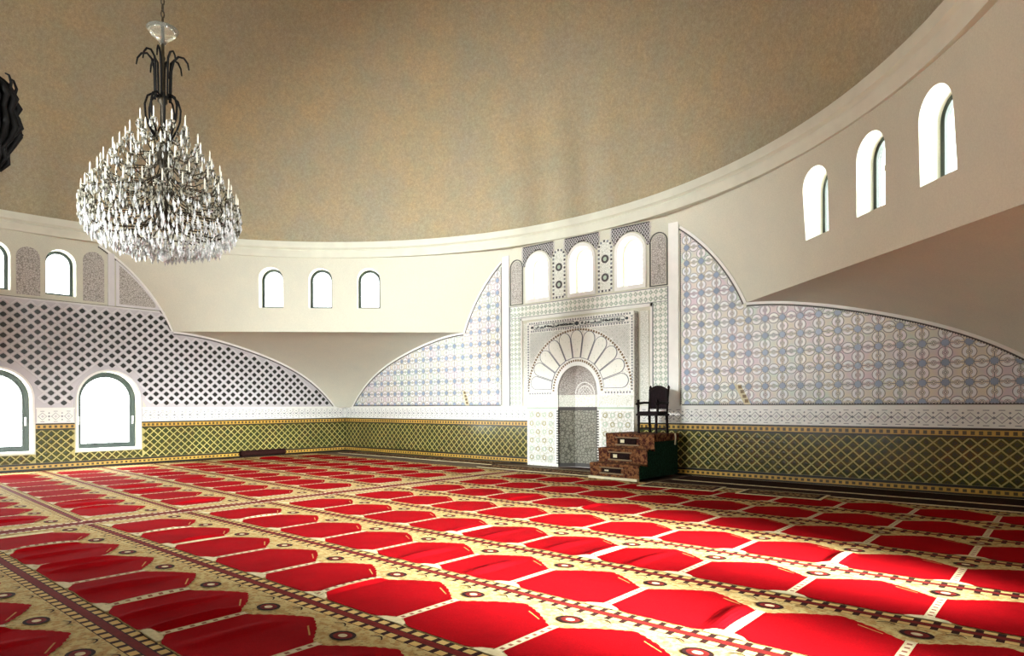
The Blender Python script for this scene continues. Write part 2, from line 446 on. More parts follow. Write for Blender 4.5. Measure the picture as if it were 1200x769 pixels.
me_h, me_v, me_s = piece(ring_h), piece(ring_v), piece(star_m)
YF = L-.012                                            # face of the tiled field
for sgn in (1, -1):
    ss = np.linspace(2.72, 9.70, 60)
    b = MB(); low = [(sgn*s, 1.58) for s in ss]; hi = [(sgn*s, max(1.58, arch_z(s)-.06)) for s in ss]
    b.strip(low, hi, YF, 0, L); b.build('tile_field', 'pastel_field', wall_mihrab)
rest = MB(); singles = []
for sgn in (1, -1):
    for i in range(-1, 42):
        for j in range(-1, 26):
            if i % 2 and j % 2: continue
            s = 2.858+i*RP/2; z = 1.628+j*RZ/2
            if s < 2.7 or s > 9.72: continue
            az = arch_z(s)
            pl, me = (star_m, me_s) if i % 2 == 0 and j % 2 == 0 else ((ring_h, me_h) if i % 2 else (ring_v, me_v))
            rad = .075 if pl is star_m else .115
            f = arch_cut(s, .10)
            if z-1.62 > rad and s-2.74 > rad and f(s, z) > rad: singles.append((sgn, s, z, me, pl))
            elif z > 1.62-rad and f(s, z) > -rad:
                for q, m, h in pl:
                    q = [(x+s, y+z) for x, y in q]
                    for g in (f, lambda x, y: y-1.61, lambda x, y: x-2.74):
                        if q: q = clip(q, g)
                    if q: rest.poly([(sgn*x, YF-h, y) for x, y in q], m)
singles.sort(key=lambda q: (q[0]*q[1]-9.5)**2+(14)**2)
nring = nstar = 0
for sgn, s, z, me, pl in singles:
    star = pl is star_m
    if (nstar if star else nring) < 300:
        if star: nstar += 1
        else: nring += 1
        link('star_tile' if star else 'ring_tile', me, wall_mihrab, (sgn*s, YF, z))
    else:
        for q, m, h in pl: rest.poly([(sgn*(x+s), YF-h, y+z) for x, y in q], m)
stuff(rest.build('cut_tiles', ['outline', 'pastel_ring', 'star_blue'], wall_mihrab, fix=False))

def arch_border(parent, s0, s1, sgn, name='arch_border', step=.047):
    """plain band and dark rope line that follow the arch"""
    n = max(8, int((s1-s0)/.08)); pts = []
    ss = [s0+(s1-s0)*i/n for i in range(n+1)]
    P = [(s, arch_z(s)) for s in ss]
    def off(d):
        out = []
        for i, (s, z) in enumerate(P):
            a, c = P[max(0, i-1)], P[min(n, i+1)]; tx, tz = c[0]-a[0], c[1]-a[1]; k = math.hypot(tx, tz); out.append((s+tz/k*d, z-tx/k*d))
        return out
    b = MB(); b.strip([(sgn*x, z) for x, z in off(-.0)], [(sgn*x, z) for x, z in off(.055)], L-.028, 0, L)
    b.build(name, 'white_trim', parent)
    b = MB(); A, B_ = off(.06), off(.1)
    acc = 0.0
    for i in range(n):
        p0, p1 = A[i], A[i+1]; q0, q1 = B_[i], B_[i+1]; ln = math.hypot(p1[0]-p0[0], p1[1]-p0[1]); m = max(1, round(ln/step))
        for k in range(m):
            def li(a, c, t): return (a[0]+(c[0]-a[0])*t, a[1]+(c[1]-a[1])*t)
            t0, t1, tm = k/m, (k+1)/m, (k+.5)/m
            a0, a1, am = li(p0, p1, t0), li(p0, p1, t1), li(p0, p1, tm); b0, b1, bm_ = li(q0, q1, t0), li(q0, q1, t1), li(q0, q1, tm)
            h0, h1 = li(a0, b0, .55), li(a1, b1, .55)
            b.poly([(sgn*x, L-.021, z) for x, z in (a0, a1, h1, bm_, h0)])
    stuff(b.build('rope_border', 'rope_dark', parent, fix=False))
for sgn in (1, -1):
    arch_border(wall_mihrab, 2.72, 4.21, sgn); arch_border(wall_mihrab, 4.21, 9.72, sgn)
    b = MB(); n = 148
    for i in range(n):
        s = 2.74+(9.7-2.74)*i/n; w = (9.7-2.74)/n
        b.poly([(sgn*x, L-.02, z) for x, z in ((s, 1.585), (s+w, 1.585), (s+w, 1.603), (s+w/2, 1.622), (s, 1.603))])
    m = 80
    for i in range(m):
        z = 1.6+(5.5-1.6)*i/m; w = 3.9/m
        b.poly([(sgn*x, L-.02, zz) for x, zz in ((2.70, z), (2.70, z+w), (2.715, z+w), (2.73, z+w/2), (2.715, z))])
    stuff(b.build('rope_border', 'rope_dark', wall_mihrab, fix=False))
# small brown inset tiles at both ends of the central bay
for sx, lean in ((4.08, .20), (-4.17, .14)):
    b = MB(); b.slab([(sx+lean*.5-.02, 1.60), (sx+lean*.5+.12, 1.60), (sx-lean*.5+.10, 2.03), (sx-lean*.5-.04, 2.03)], L-.022, L-.01); b.build('inset_strip', 'stair_pale', wall_mihrab)
    for k in range(4):
        z = 1.64+k*.10; x = sx+lean*(.5-(z-1.6)/.43)+.05
        b = MB(); b.slab([(x-.035, z), (x+.035, z), (x+.028, z+.07), (x-.042, z+.07)], L-.03, L-.01); b.build('inset_tile', 'brown_inset', wall_mihrab)

# ------------------------------------------------------------------ frieze and dado tiles on both seen walls
def diamond(w, h, i1, i2, d, mats, kind='tile'):
    b = MB(); o = [(w, 0), (0, h), (-w, 0), (0, -h)]
    a = [(x*.95, z*.95) for x, z in o]; c = [(x*i1, z*i1) for x, z in o]; e = [(x*i2, z*i2) for x, z in o]
    for i in range(4):
        j = (i+1) % 4
        b.poly([(*_p(o[i], 0),), _p(o[j], 0), _p(a[j], d), _p(a[i], d)], 0)
        b.poly([_p(a[i], d), _p(a[j], d), _p(c[j], d), _p(c[i], d)], 0)
        b.poly([_p(c[i], d), _p(c[j], d), _p(e[j], d+.002), _p(e[i], d+.002)], 1)
    b.poly([_p(q, d+.002) for q in e], 2 if len(mats) > 2 else 0)
    return b.mesh(kind, mats, fix=False)
def _p(q, d): return (q[0], -d, q[1])
def bake(mb, me, s, z, y):
    k = len(mb.v); mb.v += [(v.co.x+s, v.co.y+y, v.co.z+z) for v in me.vertices]
    for p in me.polygons: mb.f.append(tuple(k+i for i in p.vertices)); mb.m.append(p.material_index)
DP = .2155; DZ = .112                                   # dado diamond pitch along the wall, half pitch up the wall
dado_me = diamond(DP/2-.019, DZ*.9-.017, .5, .2, .005, ['olive_tile', 'olive_motif', 'olive_tile'])
frieze_me = diamond(.098, .098, .85, .4, .006, ['outline', 'white_tile', 'lattice_back'])
def dado(parent, spans, near):
    """spans: free stretches of wall; near: s of the place closest to the camera"""
    b = MB(); rest = MB(); fr = MB(); tiles = []; ftiles = []; gold = MB()
    for (s0, s1, ztop) in spans:
        full = ztop > 1.5
        zt = min(ztop, 1.02)
        b.box(s0, s1, L-.012, L, .17, zt, 0)                                     # grout ground of the dado
        b.box(s0, s1, L-.016, L, 0, .18, 1)
        if full:
            b.box(s0, s1, L-.016, L, 1.0, 1.18, 1)
            b.box(s0, s1, L-.010, L, 1.18, 1.565, 2)
            b.box(s0, s1, L-.03, L, 1.545, 1.578, 2)
        for zb, hh in ((.042, .088),) + (((1.042, .1),) if full else ()):
            n = int((s1-s0)/.115)
            gold.box(s0, s1, L-.02, L, zb, zb+hh, 0)
            for i in range(n):
                x = s0+(i+.5)*(s1-s0)/n
                gold.poly([(x-.03, L-.0225, zb+.018), (x+.03, L-.0225, zb+.018), (x+.03, L-.0225, zb+hh-.018), (x-.03, L-.0225, zb+hh-.018)], 1)
        i0 = int(math.ceil(s0/DP*2)); i1 = int(math.floor(s1/DP*2))
        for i in range(i0, i1+1):
            for j in range(0, 9):
                if (i+j) % 2: continue
                s = i*DP/2; z = .20+j*DZ*.9
                if z < .17+DZ*.5 or z > zt-DZ*.4 or s-s0 < DP*.42 or s1-s < DP*.42:
                    if s-s0 < -.01 or s1-s < -.01 or z < .1 or z > zt+.08: continue
                    for pg in dado_me.polygons:
                        q = [(dado_me.vertices[k].co.x+s, dado_me.vertices[k].co.z+z) for k in pg.vertices]
                        for g in (lambda x, y: x-s0, lambda x, y: s1-x, lambda x, y: y-.185, lambda x, y: zt-.005-y):
                            if q: q = clip(q, g)
                        if q: rest.poly([(x, L-.021, y) for x, y in q], pg.material_index)
                    continue
                tiles.append((s, z))
        if full:
            n = int((s1-s0)/DP)
            for i in range(n):
                s = s0+(i+.5)*(s1-s0)/n; ftiles.append((s, 1.355))
                fr.poly([(s-.045, L-.0125, 1.478), (s+.045, L-.0125, 1.478), (s+.045, L-.0125, 1.492), (s-.045, L-.0125, 1.492)], 0)
                fr.poly([(s-.045, L-.0125, 1.215), (s+.045, L-.0125, 1.215), (s+.045, L-.0125, 1.229), (s-.045, L-.0125, 1.229)], 0)
                h = (s1-s0)/n/2
                for q in ([(s+h-.03, 1.355), (s+h, 1.325), (s+h+.03, 1.355), (s+h, 1.385)], [(s+h-.022, 1.44), (s+h, 1.418), (s+h+.022, 1.44), (s+h, 1.462)], [(s+h-.022, 1.27), (s+h, 1.248), (s+h+.022, 1.27), (s+h, 1.292)]):
                    if s+h+.03 < s1: fr.poly([(x, L-.0125, z) for x, z in q], 0)
    tiles.sort(key=lambda q: abs(q[0]-near)); ftiles.sort(key=lambda q: abs(q[0]-near))
    for k, (s, z) in enumerate(tiles):
        if k < 300: link('diamond_tile', dado_me, parent, (s, L-.012, z))
        else: bake(rest, dado_me, s, z, L-.012)
    for s, z in ftiles: link('frieze_tile', frieze_me, parent, (s, L-.010, z))
    b.build('dado_ground', ['olive_grout', 'border_black', 'white_tile'], parent)
    stuff(gold.build('bead_border', ['border_gold', 'bead_dark'], parent, fix=False))
    stuff(rest.build('dado_tiles', ['olive_tile', 'olive_motif', 'olive_tile'], parent, fix=False))
    stuff(fr.build('frieze_dashes', 'outline', parent, fix=False))
dado(wall_mihrab, [(1.66, L, 2), (-L, -1.66, 2)], 8.5)
lw = .82
dado(wall_left, [(2.53+lw, L, 2), (.03+lw, 2.53-lw, 2), (-2.53+lw, .03-lw, 2), (-L, -2.53-lw, 2),
                 (2.53-lw, 2.53+lw, .40), (.03-lw, .03+lw, .40), (-2.53-lw, -2.53+lw, .40)], 2.0)

# ------------------------------------------------------------------ lattice of dark lozenges on the left wall
GP, GZ = .283, .1275
def in_lattice(s, z, m):
    if z < 1.60+m*.6: return False
    a = abs(s)
    if a < AV-.05:
        if z > 4.25-m: return False
        if a > AV-.25-m and z > up_arch(a)-m: return False
    if a >= AV-.05 and arch_cut(a, .10)(a, z) < m: return False
    for (c, z0, z1, w) in LOWW:
        r = w/2+.11+m; zs = z1-w/2
        if abs(s-c) < r and z < zs: return False
        if z >= zs and math.hypot(s-c, z-zs) < r: return False
    return True
b = MB()
lo = [(-9.7+19.4*i/140) for i in range(141)]
for s0, s1 in zip(lo[:-1], lo[1:]):
    def seg(za0, zb0, za1, zb1): b.poly([(s0, L-.008, za0), (s1, L-.008, za1), (s1, L-.008, zb1), (s0, L-.008, zb0)])
    def topz(s): a = abs(s); return min(4.28, arch_z(a)-.02) if a < AV else max(1.58, arch_z(a)-.05)
    def botz(s):
        for c, z0, z1, w in LOWW:
            r = w/2+.06
            if abs(s-c) < r: return z1-w/2+math.sqrt(r*r-(s-c)**2)
        return 1.58
    seg(botz(s0), topz(s0), botz(s1), topz(s1))
b.build('lattice_ground', 'lattice_back', wall_left, fix=False)
lz = MB(); n = 8; pts = []
for i in range(8):
    a = PI/4*i; r = (1.0 if i % 2 == 0 else .80); pts.append((.076*r*math.cos(a), .068*r*math.sin(a)))
lz.slab(pts, -.012, 0); lozenge_me = lz.mesh('lozenge_tile', ['lozenge_dark'])
small = MB(); loz = []
for i in range(-72, 73):
    for j in range(0, 22):
        s = .33+i*GP/2; z = 1.70+j*GZ
        if (i+j) % 2 == 0:
            if in_lattice(s, z, .07): loz.append((s, z))
# lozenges sit on the cell centres, the bars' crossings lie between them
bars2 = MB()
for i in range(-72, 73):
    for j in range(0, 22):
        if (i+j) % 2: continue
        s = .33+i*GP/2; z = 1.70+j*GZ
        # cell outline around this lozenge: corners at (s+-GP/2, z), (s, z+-GZ)
        for p0, p1 in (((s-GP/2, z), (s, z+GZ)), ((s, z+GZ), (s+GP/2, z))):
            mx, mz = (p0[0]+p1[0])/2, (p0[1]+p1[1])/2
            if not (in_lattice(mx, mz, .02) and in_lattice(p0[0], p0[1], 0) and in_lattice(p1[0], p1[1], 0)): continue
            dx, dz = p1[0]-p0[0], p1[1]-p0[1]; k = math.hypot(dx, dz); nx, nz = -dz/k*.017, dx/k*.017
            bars2.slab([(p0[0]-nx, p0[1]-nz), (p1[0]-nx, p1[1]-nz), (p1[0]+nx, p1[1]+nz), (p0[0]+nx, p0[1]+nz)], L-.022, L-.006)
stuff(bars2.build('lattice_bars', 'lattice_white', wall_left, fix=False))
loz = [q for q in loz if q[0] > -1.2] + [q for q in loz if q[0] <= -1.2]
vis = sorted([q for q in loz if q[0] > 0], key=lambda q: q[0])
for k, (s, z) in enumerate(vis):
    if k < 300: link('lozenge_tile', lozenge_me, wall_left, (s, L-.006, z))
    else: bake(small, lozenge_me, s, z, L-.006)
for s, z in loz:
    if s <= 0: bake(small, lozenge_me, s, z, L-.006)
stuff(small.build('far_lozenges', 'lozenge_dark', wall_left, fix=False))
for sgn in (1, -1):
    arch_border(wall_left, 2.3, 4.21, sgn); arch_border(wall_left, 4.21, 9.72, sgn)
# arched borders round the low windows, and the upper stucco panels
for c, z0, z1, w in LOWW:
    b = MB(); o = arched(c, 1.2, z1, w, 24, .10, False); i_ = arched(c, 1.2, z1, w, 24, .07, False)
    b.strip(o[1:]+o[:1], i_[1:]+i_[:1], L-.026, 0, L-.006); b.build('window_border', 'lattice_back', wall_left)
b = MB(); b.box(-4.1, 4.1, L-.02, L, 4.27, 4.31); b.build('string_course', 'lattice_white', wall_left)
b = MB(); b.box(-4.05, 4.05, L-.018, L, 4.325, 4.335); b.build('string_line', 'rope_dark', wall_left)
for sgn in (1, -1):
    b = MB(); P = [(2.78, 4.40)] + [(s, 4.40) for s in np.linspace(2.9, 3.72, 6)]
    top = [(s, up_arch(s)-.16) for s in np.linspace(3.72, 2.78, 14)]
    b.slab([(sgn*x, z) for x, z in P+top], L-.016, L); b.build('carved_panel', 'carved', wall_left)
    b = MB(); o = [(2.70, 4.34)]+[(3.86, 4.34)]+[(s, up_arch(s)-.09) for s in np.linspace(3.86, 2.70, 14)]
    i_ = [(2.78, 4.40)]+[(3.72, 4.40)]+[(s, up_arch(s)-.16) for s in np.linspace(3.72, 2.78, 14)]
    o.append(o[0]); i_.append(i_[0]); b.strip([(sgn*x, z) for x, z in o], [(sgn*x, z) for x, z in i_], L-.022, 0, L); b.build('panel_frame', 'lattice_white', wall_left)
    b = MB(); b.slab(arched(sgn*2.16, 4.40, 5.72, .5, 14), L-.014, L); b.build('carved_panel', 'carved', wall_left)
    b = MB(); b.box(*sorted((sgn*2.50, sgn*2.66)), L-.03, L, 4.33, 5.75); b.build('pilaster_strip', 'lattice_white', wall_left)
    b = MB(); b.slab(arched(sgn*.705, 4.40, 5.60, .5, 14), L-.014, L); b.build('carved_panel', 'carved', wall_left)

# ------------------------------------------------------------------ central bay of the mihrab wall
for sgn in (1, -1):
    b = MB(); b.box(*sorted((sgn*2.42, sgn*2.67)), L-.035, L, 1.56, 5.78); b.build('pilaster_strip', 'white_trim', wall_mihrab)
    b = MB(); b.box(*sorted((sgn*1.95, sgn*2.0)), L-.03, L, 1.58, 3.99); b.build('frame_moulding', 'white_trim', wall_mihrab)
    b = MB(); b.box(*sorted((sgn*2.385, sgn*2.415)), L-.022, L, 1.58, 4.33); b.build('band_line', 'outline', wall_mihrab)
    b = MB(); b.box(*sorted((sgn*2.0, sgn*2.02)), L-.02, L, 1.58, 3.99); b.build('band_line', 'outline', wall_mihrab)
    b = MB(); b.box(*sorted((sgn*1.68, sgn*1.90)), L-.015, L, 1.60, 3.83); b.build('carved_strip', 'carved_light', wall_mihrab)
b = MB(); b.box(-2.0, 2.0, L-.03, L, 3.92, 3.99); b.build('frame_moulding', 'white_trim', wall_mihrab)
b = MB(); b.box(-2.41, 2.41, L-.02, L, 4.0, 4.012); b.box(-2.41, 2.41, L-.02, L, 4.325, 4.34); b.build('band_line', 'outline', wall_mihrab)
b = MB(); b.box(-2.42, 2.42, L-.008, L, 4.0, 4.34); b.box(2.0, 2.42, L-.008, L, 1.58, 4.0); b.box(-2.42, -2.0, L-.008, L, 1.58, 4.0); b.build('band_ground', 'mihrab_glaze', wall_mihrab)
band_me = diamond(.062, .066, .6, .32, .006, ['green_tile', 'pale_line', 'white_tile'])
for sgn in (1, -1):
    for k in range(19):
        for q in range(3): link('band_tile', band_me, wall_mihrab, (sgn*(2.075+q*.128), L-.008, 1.66+k*.135))
for k in range(36):
    for q in range(2):
        x = -2.36+k*.1348
        link('band_tile', band_me, wall_mihrab, (x, L-.008, 4.09+q*.155))
# window zone above: arched carved panels, rosette panels, dark lattice spandrels
def field_top(s): return min(5.93, up_arch(abs(s))-.0)
for sgn in (1, -1):
    b = MB(); b.slab(arched(sgn*2.16, 4.42, 5.58, .36, 16), L-.016, L); b.build('carved_panel', 'carved', wall_mihrab)
    b = MB(); o = arched(sgn*2.16, 4.42, 5.58, .36, 16, .05); i_ = arched(sgn*2.16, 4.42, 5.58, .36, 16, .025); o.append(o[0]); i_.append(i_[0])
    b.strip(o, i_, L-.02, 0, L); b.build('panel_frame', 'rope_dark', wall_mihrab)
    b = MB(); b.slab(arched(sgn*.705, 4.40, 5.70, .42, 16), L-.010, L); b.build('rosette_panel', 'carved_light', wall_mihrab)
    for zc in (4.76, 5.22):
        b = MB()
        for q in sector(.055, .105, 0, 2*PI, 16): b.slab([(sgn*.705+x, zc+z) for x, z in q], L-.022, L-.008)
        b.build('rosette', 'rope_dark', wall_mihrab)
        b = MB(); b.slab([(sgn*.705+.05*math.cos(a), zc+.05*math.sin(a)) for a in np.linspace(0, 2*PI, 12, endpoint=False)], L-.024, L-.008); b.build('rosette_centre', 'green_tile', wall_mihrab)
    o = arched(sgn*.705, 4.40, 5.70, .42, 16, -.03)
    for i in range(30):                                        # dashes round the rosette panel
        L_ = [math.hypot(o[(k+1) % len(o)][0]-o[k][0], o[(k+1) % len(o)][1]-o[k][1]) for k in range(len(o))]
        d = sum(L_)*i/30; k = 0
        while d > L_[k]: d -= L_[k]; k += 1
        p, q = o[k], o[(k+1) % len(o)]; f = d/L_[k]; x, z = p[0]+(q[0]-p[0])*f, p[1]+(q[1]-p[1])*f
        b = MB(); b.box(x-.024, x+.024, L-.02, L-.008, z-.026, z+.026); b.build('dash_tile', 'rope_dark' if i % 2 else 'outline', wall_mihrab)
for s, z0, z1, w in UPW:
    b = MB(); o = arched(s, z0, z1, w, 20, .085); i_ = arched(s, z0, z1, w, 20, 0.0); o.append(o[0]); i_.append(i_[0])
    b.strip(o, i_, L-.03, 0, L+.02); b.build('window_surround', 'white_trim', wall_mihrab)
    # pierced lattice over each window head
    b = MB(); n = 16; xs = [s-.52+1.04*i/n for i in range(n+1)]
    lo_ = []
    for x in xs:
        d = x-s; r = w/2+.12
        zl = (z1-w/2)+math.sqrt(r*r-d*d) if abs(d) < r else 5.40
        dd = abs(abs(x)-.705) if abs(x) < 1.2 else abs(abs(x)-2.16)
        rr = .25 if abs(x) < 1.2 else .23
        if dd < rr: zl = max(zl, (5.49 if abs(x) < 1.2 else 5.40)+math.sqrt(rr*rr-dd*dd))
        lo_.append((x, zl))
    hi_ = [(x, max(z, min(5.93, up_arch(abs(x))-.1))) for x, z in lo_]
    b.strip(lo_, hi_, L-.010, 0, L); b.build('spandrel_ground', 'rope_dark', wall_mihrab)
    b = MB()
    for i in range(-14, 15):
        for sg in (-1, 1):
            for k in range(12):
                x0 = s+i*.075+sg*k*.0375; z0_ = 5.35+k*.05
                x1 = x0+sg*.0375; z1_ = z0_+.05; mx, mz = (x0+x1)/2, (z0_+z1_)/2
                j = int(round((mx-xs[0])/(1.04/n)))
                if 0 <= j <= n and lo_[j][1]+.01 < mz < hi_[j][1]-.01:
                    q = .007; b.slab([(x0-q, z0_), (x0+q, z0_), (x1+q, z1_), (x1-q, z1_)], L-.018, L-.008)
    stuff(b.build('spandrel_lattice', 'lattice_white', wall_mihrab, fix=False))
    # slender diagonal glazing bars of the stained upper windows
    b = MB()
    for k in range(-6, 14):
        zz = z0+k*.11
        q = [(s-w/2+.05, zz), (s+w/2-.05, zz+.42)]
        pl = [(q[0][0], q[0][1]-.006), (q[1][0], q[1][1]-.006), (q[1][0], q[1][1]+.006), (q[0][0], q[0][1]+.006)]
        pl = clip(pl, lambda x, y: y-z0-.05); pl = clip(pl, lambda x, y: z1-.12-y) if pl else pl
        if pl: b.slab(pl, L+.28, L+.29)
    b.build('glazing_bars', 'border_gold', wall_mihrab)

# ------------------------------------------------------------------ the mihrab
mih = thing('mihrab', 'white tiled prayer niche with a fan of petals over its arched recess', 'mihrab', (0, L, 0))
PW, PT, D = 1.62, 3.83, NICHE_D
NW, NS = .60, 1.94                                     # half width of the recess and springing height
b = MB()
arcp = [(NW*math.cos(PI*i/24), NS+(.66/.6)*NW*math.sin(PI*i/24)) for i in range(25)]   # right to left
out = []                                               # front face in quads between outline and opening
def ray_box(p):
    x, z = p[0], p[1]-NS
    k = min(PW/abs(x) if abs(x) > 1e-6 else 1e9, (PT-NS)/z if z > 1e-6 else 1e9); return (x*k, NS+z*k)
outer = [ray_box(p) for p in arcp]
for i in range(24):
    a, c = outer[i], outer[i+1]; b.poly([(arcp[i][0], -D, arcp[i][1]), (a[0], -D, a[1]), (c[0], -D, c[1]), (arcp[i+1][0], -D, arcp[i+1][1])])
    if a[0]*c[0] != 0 and abs(a[0]) > PW-1e-6 and abs(c[0]) < PW-1e-6: b.poly([(a[0], -D, a[1]), (a[0], -D, PT), (c[0], -D, PT)])
    if abs(c[0]) > PW-1e-6 and abs(a[0]) < PW-1e-6: b.poly([(a[0], -D, PT), (c[0], -D, PT), (c[0], -D, c[1])])
for sg in (1, -1):
    b.poly([(sg*NW, -D, 0), (sg*PW, -D, 0), (sg*PW, -D, NS), (sg*NW, -D, NS)])
    b.poly([(sg*PW, -D, 0), (sg*PW, 0, 0), (sg*PW, 0, PT), (sg*PW, -D, PT)])
b.poly([(-PW, -D, PT), (PW, -D, PT), (PW, 0, PT), (-PW, 0, PT)])
b.build('front_panel', 'mihrab_glaze', mih)
b = MB(); Yc = -D+.05
PLAN = [(NW, 0.0), (.31, .31), (-.31, .31), (-NW, 0.0)]   # half-hexagon recess
for sg in (1, -1):
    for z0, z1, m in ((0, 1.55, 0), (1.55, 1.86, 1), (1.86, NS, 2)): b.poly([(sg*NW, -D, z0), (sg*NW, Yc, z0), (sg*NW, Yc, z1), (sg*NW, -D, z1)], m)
for i in range(24):
    p, q = arcp[i], arcp[i+1]; b.poly([(p[0], -D, p[1]), (p[0], Yc, p[1]), (q[0], Yc, q[1]), (q[0], -D, q[1])], 2)
for i in range(3):
    f = lambda n, z, k=1.0: (PLAN[n][0]*k, Yc+PLAN[n][1]*k, z)
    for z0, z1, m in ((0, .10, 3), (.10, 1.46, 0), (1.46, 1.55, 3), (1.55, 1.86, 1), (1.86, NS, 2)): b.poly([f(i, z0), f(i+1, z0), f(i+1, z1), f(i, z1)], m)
    for j in range(8):
        e0, e1 = PI/2*j/8, PI/2*(j+1)/8
        g = lambda n, e: f(n, NS+.66*math.sin(e), math.cos(e)); b.poly([g(i, e0), g(i+1, e0), g(i+1, e1), g(i, e1)], 2)
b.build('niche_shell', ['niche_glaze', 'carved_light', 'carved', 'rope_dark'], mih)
b = MB(); b.poly([(PLAN[k][0], Yc+PLAN[k][1], -.01) for k in range(4)]); b.poly([(-NW, -D, -.01), (NW, -D, -.01), (NW, Yc, -.01), (-NW, Yc, -.01)]); b.build('niche_floor', 'wool_dark', mih)
# pierced arch drawn inside the niche head
def on_back(x, z):
    hz = max(0, z-NS); k = math.sqrt(max(.02, 1-(hz/.66)**2)); return (x, Yc+.31*k-.01, z)
for r0, r1 in ((.275, .30), (.19, .21)):
    b = MB()
    for i in range(16): b.poly([on_back(r*math.cos(PI*t0/16), 1.88+r*math.sin(PI*t0/16)*1.05) for r, t0 in ((r0, i), (r0, i+1), (r1, i+1), (r1, i))])
    b.build('niche_arch_band', 'white_tile', mih, fix=False)
b = MB()
for i in range(-4, 5):
    for j in range(6):
        x, z = i*.045, 1.90+j*.045
        if (i+j) % 2 == 0 and math.hypot(x, z-1.88) < .175: b.poly([on_back(x+u, z+v) for u, v in ((.017, 0), (0, .02), (-.017, 0), (0, -.02))])
stuff(b.build('niche_lattice', 'white_tile', mih, fix=False))
# dado panels either side of the recess
for sg in (1, -1):
    b = MB(); b.box(*sorted((sg*.72, sg*1.56)), -D-.008, -D, .10, 1.44); b.build('dado_panel', 'dado_glaze', mih)
    b = MB(); b.box(*sorted((sg*.62, sg*1.62)), -D-.014, -D, 1.50, 1.545); b.build('dado_rail', 'green_tile', mih)
    b = MB(); b.box(*sorted((sg*.66, sg*1.58)), -D-.008, -D, 1.60, 1.84); b.build('carved_band', 'carved_light', mih)
    for i in range(4):
        for j in range(6):
            x, z = sg*(.83+i*.21), .22+j*.225
            b = MB(); r = [(.07*math.cos(2*PI*k/8+PI/8), .07*math.sin(2*PI*k/8+PI/8)) for k in range(8)]; q = [(u*.62, v*.62) for u, v in r]
            r.append(r[0]); q.append(q[0]); b.strip([(x+u, z+v) for u, v in r], [(x+u, z+v) for u, v in q], -D-.014, 0, -D); b.build('octagon_tile', 'dado_line' if (i+j) % 2 else 'green_tile', mih)
    for k in range(22):
        z = .08+k*.064; b = MB(); b.box(*sorted((sg*.585, sg*.645)), -D-.012, -D+.05, z, z+.034); b.build('jamb_tooth', 'rope_dark', mih)
# arch ring with dashes, eleven petals, dashed outer arc
b = MB(); a0 = [(.605*math.cos(t), NS+.665*math.sin(t)) for t in np.linspace(0, PI, 40)]; a1 = [(.70*math.cos(t), NS+.76*math.sin(t)) for t in np.linspace(0, PI, 40)]
b.strip(a0, a1, -D-.02, 0, -D); b.build('arch_ring', 'white_trim', mih)
def dashes(r0, r1, n, y, name, matn, t0=0.0, t1=PI, rz=1.0):
    for k in range(n):
        t = t0+(t1-t0)*(k+.5)/n; d = (t1-t0)/n*.3
        b = MB(); b.slab([(r*math.cos(q), NS+r*rz*math.sin(q)) for r, q in ((r0, t-d), (r1, t-d), (r1, t+d), (r0, t+d))], y-.008, y); b.build(name, matn, mih)
dashes(.715, .765, 34, -D, 'arch_dash', 'brown_inset', rz=1.06)
NP = 11
for k in range(NP):
    t = PI*(k+.5)/NP; h = PI/NP/2*.96; base = .79; tip = 1.50
    c, s_ = math.cos(t), math.sin(t)
    def petal(g):
        rr = (tip-.2)*math.tan(h)-g; P = [(base+g, -(base*math.tan(h)-g)), (tip-.2, -rr)]
        P += [(tip-.2+(.2-g)*math.sin(PI*i/10), -rr*math.cos(PI*i/10)) for i in range(1, 10)] + [(tip-.2, rr), (base+g, base*math.tan(h)-g)]
        return [(u*c-v*s_, NS+.06+u*s_+v*c) for u, v in P]
    b = MB(); b.slab(petal(.012), -D-.014, -D); pt = b.build('petal', 'petal_glaze', mih)
    b = MB(); o, i_ = petal(0), petal(.014); o.append(o[0]); i_.append(i_[0]); b.strip(o, i_, -D-.018, 0, -D); b.build('petal_outline', 'outline', pt)
dashes(1.545, 1.595, 62, -D, 'arc_dash', 'brown_inset')
# dotted border, inscription band, spandrel lattice
def dot_row(p, q, n):
    for k in range(n):
        f = (k+.5)/n; x, z = p[0]+(q[0]-p[0])*f, p[1]+(q[1]-p[1])*f
        link('border_dot', dot_me, mih, (x, -D, z))
b = MB(); b.box(-.019, .019, -.008, 0, -.022, .022); dot_me = b.mesh('border_dot', ['outline'])
dot_row((-1.56, 3.775), (1.56, 3.775), 40); dot_row((-1.5, 3.565), (1.5, 3.565), 40)
for sg in (1, -1): dot_row((sg*1.575, 1.95), (sg*1.575, 3.74), 26)
for sg in (1, -1): dot_row((sg*.8, 1.905), (sg*1.56, 1.905), 9)
def squiggle(cx, w, seed):
    rnd = random.Random(seed); b = MB(); x = cx-w/2
    while x < cx+w/2-.02:                                # strokes of a cursive inscription, right to left
        k = rnd.choice((0, 1, 2, 3))
        if k == 0: path = [(x, 0, 3.635), (x+.006, 0, 3.70)]
        elif k == 1: path = [(x+.07*i/8, 0, 3.648-.014*math.sin(PI*i/8)) for i in range(9)]
        elif k == 2: path = [(x+.03+.022*math.cos(2*PI*i/8), 0, 3.665+.02*math.sin(2*PI*i/8)) for i in range(9)]
        else: path = [(x, 0, 3.645), (x+.03, 0, 3.65), (x+.034, 0, 3.675), (x+.06, 0, 3.645)]
        b.tube([(p[0], -D-.012, p[2]) for p in path], .0125, 4); x += rnd.uniform(.03, .055)
        if rnd.random() < .4: b.box(x-.01, x+.004, -D-.018, -D-.008, 3.705, 3.717)
    return b
